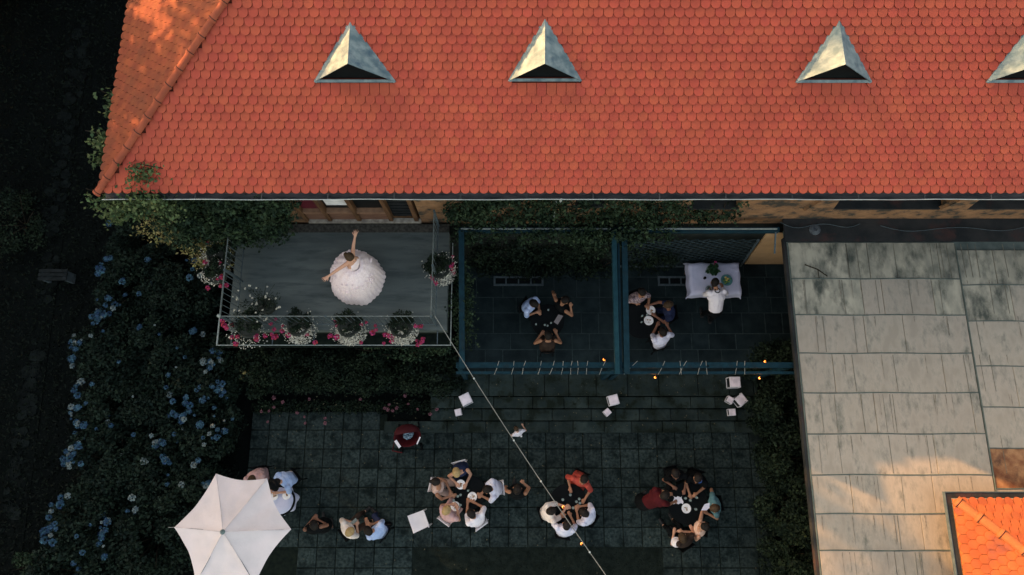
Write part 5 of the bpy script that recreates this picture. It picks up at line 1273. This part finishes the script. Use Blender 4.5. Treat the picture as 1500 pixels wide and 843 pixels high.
MB().lathe([(.05,0),(.055,.02),(.03,.05),(.01,.09)],12,(c.x,c.y,2.985)).obj('cap',mat('cap_grey',(.10,.15,.15),.5),U)
MB().lathe([(.28,0),(.28,.05),(.06,.08),(.04,.25)],20,(c.x,c.y,0)).obj('foot',M_iron,U)
MB().tube([vs[3],vs[3]+Vector((-.13,0,.0))],.007,5).obj('tie_cord',M_cable,U)

# ---------- string light across the terrace
SL=thing('string_light','pale light cable running diagonally from the balcony corner over the terrace','string light',P(637,463,4.0))
A=P(637,463,4.0); Bq=P(905,868,3.3); pts=[]
for t in np.linspace(0,1,28):
    pxx=637+(905-637)*t; pyy=463+(868-463)*t; bow=10*sin(pi*t); zz=4.0-.7*t-.75*4*t*(1-t)*.4
    pts.append(P(pxx-bow*.35,pyy+bow*.25,zz))
MB().tube(pts,.0085,6).obj('cable',M_cable,SL)
def cut_pt(t): return pts[int(t*27)]
for t in (.23,.46,.62,.86): 
    q=cut_pt(t); MB().lathe([(.012,-.05),(.02,-.03),(.02,.01),(.01,.02)],8,q).obj('socket',M_rim,SL)
bulb(825,743,2.9,'glowing bulb of the diagonal cable above the man in cream','glowing bulbs of the diagonal cable')
bulb(852,797,2.85,'glowing bulb of the diagonal cable below the four-guest table','glowing bulbs of the diagonal cable')

# ================================================================== BRIDE
zb=3.012
hd=P(514,378,zb+1.60); s=P(516,381,zb+1.37); waist=P(519,390,zb+1.04)
T=thing('person','bride in a white ball gown on the balcony with both arms flung out','person',(waist.x,waist.y,zb)); O=ORG[T]
f=Vector((-.5,-.55,0)).normalized(); l=Vector((-f.y,f.x,0)); up=Vector((0,0,1))
hands_=[(520,347,zb+1.50),(481,405,zb+1.30)]
shs=[P(517,374,zb+1.39),P(509,386,zb+1.36)]
l=(shs[0]-shs[1]).normalized(); f=Vector((l.y,-l.x,0)); f=f if f.x<0 or f.y<0 else -f
Bm=MB(); axis=(s-waist).normalized()
Bm.blob(waist,s-axis*.14,.085,.10,l,1.35); Bm.blob(s-axis*.14,s-axis*.02,.10,.06,l,1.7); Bm.blob(s,s.lerp(hd,.5),.045,.045)
hu=up; hf=(f-up*.15).normalized()
Bm.blob(hd-hf*.02,hd+hf*.015,.088,.082,hu,1.12); Bm.blob(hd+hf*.045-hu*.05,hd+hf*.055-hu*.075,.046,.034,l,1.1); Bm.blob(hd+hf*.10,hd+hf*.113-hu*.03,.009,.014)
for sg in (-1,1): Bm.blob(hd+l*sg*.084-hu*.02,hd+l*sg*.088+hu*.02,.013,.016)
for i in (0,1):
    sh_=shs[i]; w_=P(*hands_[i]); el=sh_.lerp(w_,.52)+Vector((0,0,-.03))+(Vector((-.02,0,0)) if i==0 else Vector((0,.02,0)))
    Bm.blob(s+(sh_-s)*.5,sh_,.06,.048); Bm.blob(sh_,el,.045,.035); Bm.blob(el,w_,.036,.023)
    hdv=(w_-el).normalized(); sv=hdv.cross(up).normalized(); palm=w_+hdv*.07; Bm.blob(w_+hdv*.01,palm,.023,.028,sv,1.35)
    for q in range(4):
        b_=palm+sv*(.030-.02*q); ln=(.065,.075,.07,.055)[q]; m1=b_+(hdv+sv*(.36-.24*q))*ln*.6; m2=m1+(hdv+sv*(.2-.14*q)-up*.2)*ln*.5
        Bm.blob(b_,m1,.010,.009,n=6,m=2); Bm.blob(m1,m2,.009,.0075,n=6,m=2)
    b_=w_+hdv*.03-sv*.03; m1=b_+(hdv*.6-sv*.9).normalized()*.04; Bm.blob(b_,m1,.012,.010,n=6,m=2); Bm.blob(m1,m1+hdv*.03-sv*.005,.010,.008,n=6,m=2)
for sg in (1,-1):
    h0=Vector((waist.x,waist.y,zb+.9))+l*sg*.09; an=h0.copy(); an.z=zb+.06; Bm.blob(Vector((waist.x,waist.y,zb+.95)),h0,.10,.085); Bm.blob(h0,an,.08,.035); Bm.blob(an,an+f*.12,.035,.025)
from_mesh('body',Bm.remesh(.009),M_skinB,T,O)
Ha=MB(); Ha.blob(hd-hf*.035+hu*.02,hd+hu*.035,.095,.085,l,1.03); Ha.blob(hd-hf*.06-hu*.03,hd-hf*.03+hu*.02,.085,.09,l,1.0); Ha.blob(hd-hf*.12-hu*.02,hd-hf*.14-hu*.03,.055,.045,l,1.2)
from_mesh('hair',Ha.remesh(.011),M_hairB,T,O)
for sg in (-1,1): MB().blob(hd+hf*.089+l*sg*.031,hd+hf*.092+l*sg*.031,.009,.008,n=6,m=2).obj('eye',M_eye,T,smooth=True)
MB().tube([hd-hf*.10+hu*.05+l*x_ for x_ in (-.05,0,.05)],.010,6).obj('hair_comb',M_white,T)
Tp=MB(); Tp.blob(waist-axis*.03,s-axis*.16,.098,.118,l,1.38); Tp.blob(s-axis*.17,s-axis*.12,.115,.10,l,1.45); Tp.blob(Vector((waist.x,waist.y,zb+.93)),Vector((waist.x,waist.y,zb+1.02)),.165,.13); from_mesh('bodice',Tp.remesh(.013),M_satin,T,O)
gc=P(524,409,zb+.05); Rg=.605
def gown(layer,name,r_s,t0,t1,amp,fr,zoff):
    V=[];F=[];n=144; m_=26
    for i in range(m_+1):
        t=t0+(t1-t0)*i/m_
        r=(.135+(Rg*r_s-.135)*(t**.62)) ; z=zb+1.02-(1.00)*(t**2.0)+zoff
        cx_=waist.x+(gc.x-waist.x)*min(1,t*1.15)**1.1; cy_=waist.y+(gc.y-waist.y)*min(1,t*1.15)**1.1
        for k in range(n):
            an=2*pi*k/n; wv=1+amp*t*t*(2*abs(sin(fr*an*.5+layer))-1)*1.5+.018*t*sin(9*an+layer*2)+.02*t*sin(5*an+1+layer); V.append((cx_+r*wv*cos(an),cy_+r*wv*sin(an),max(zb+.004,z+.02*t*sin(13*an)*(1-t)*2)))
    for i in range(m_):
        for k in range(n): F.append((i*n+k,i*n+(k+1)%n,(i+1)*n+(k+1)%n,(i+1)*n+k))
    MB().add(V,F).obj(name,M_satin,T,smooth=True)
gown(0,'skirt',1.0,0,1,.014,34,0)
gown(1.3,'lace_overlay',.93,0,.93,.018,30,.028)
gown(2.1,'lace_overlay',.78,0,.88,.016,26,.075)
# appliques of lace flowers on the skirt
ap_=ruff(.020,10,.018,M_satin,'lace_flower',.35,1.2)
for k in range(170):
    an=R_.random()*2*pi; t=R_.uniform(.15,.98)**.5*.97; r=.135+(Rg*.95-.135)*(t**.62); z=zb+1.02-1.0*t**2+.055
    cx_=waist.x+(gc.x-waist.x)*min(1,t*1.15)**1.1; cy_=waist.y+(gc.y-waist.y)*min(1,t*1.15)**1.1
    inst('lace_flower',ap_,T,O.inverted()@Vector((cx_+r*cos(an),cy_+r*sin(an),z)),(0,0,R_.random()*6),R_.uniform(.7,1.4))
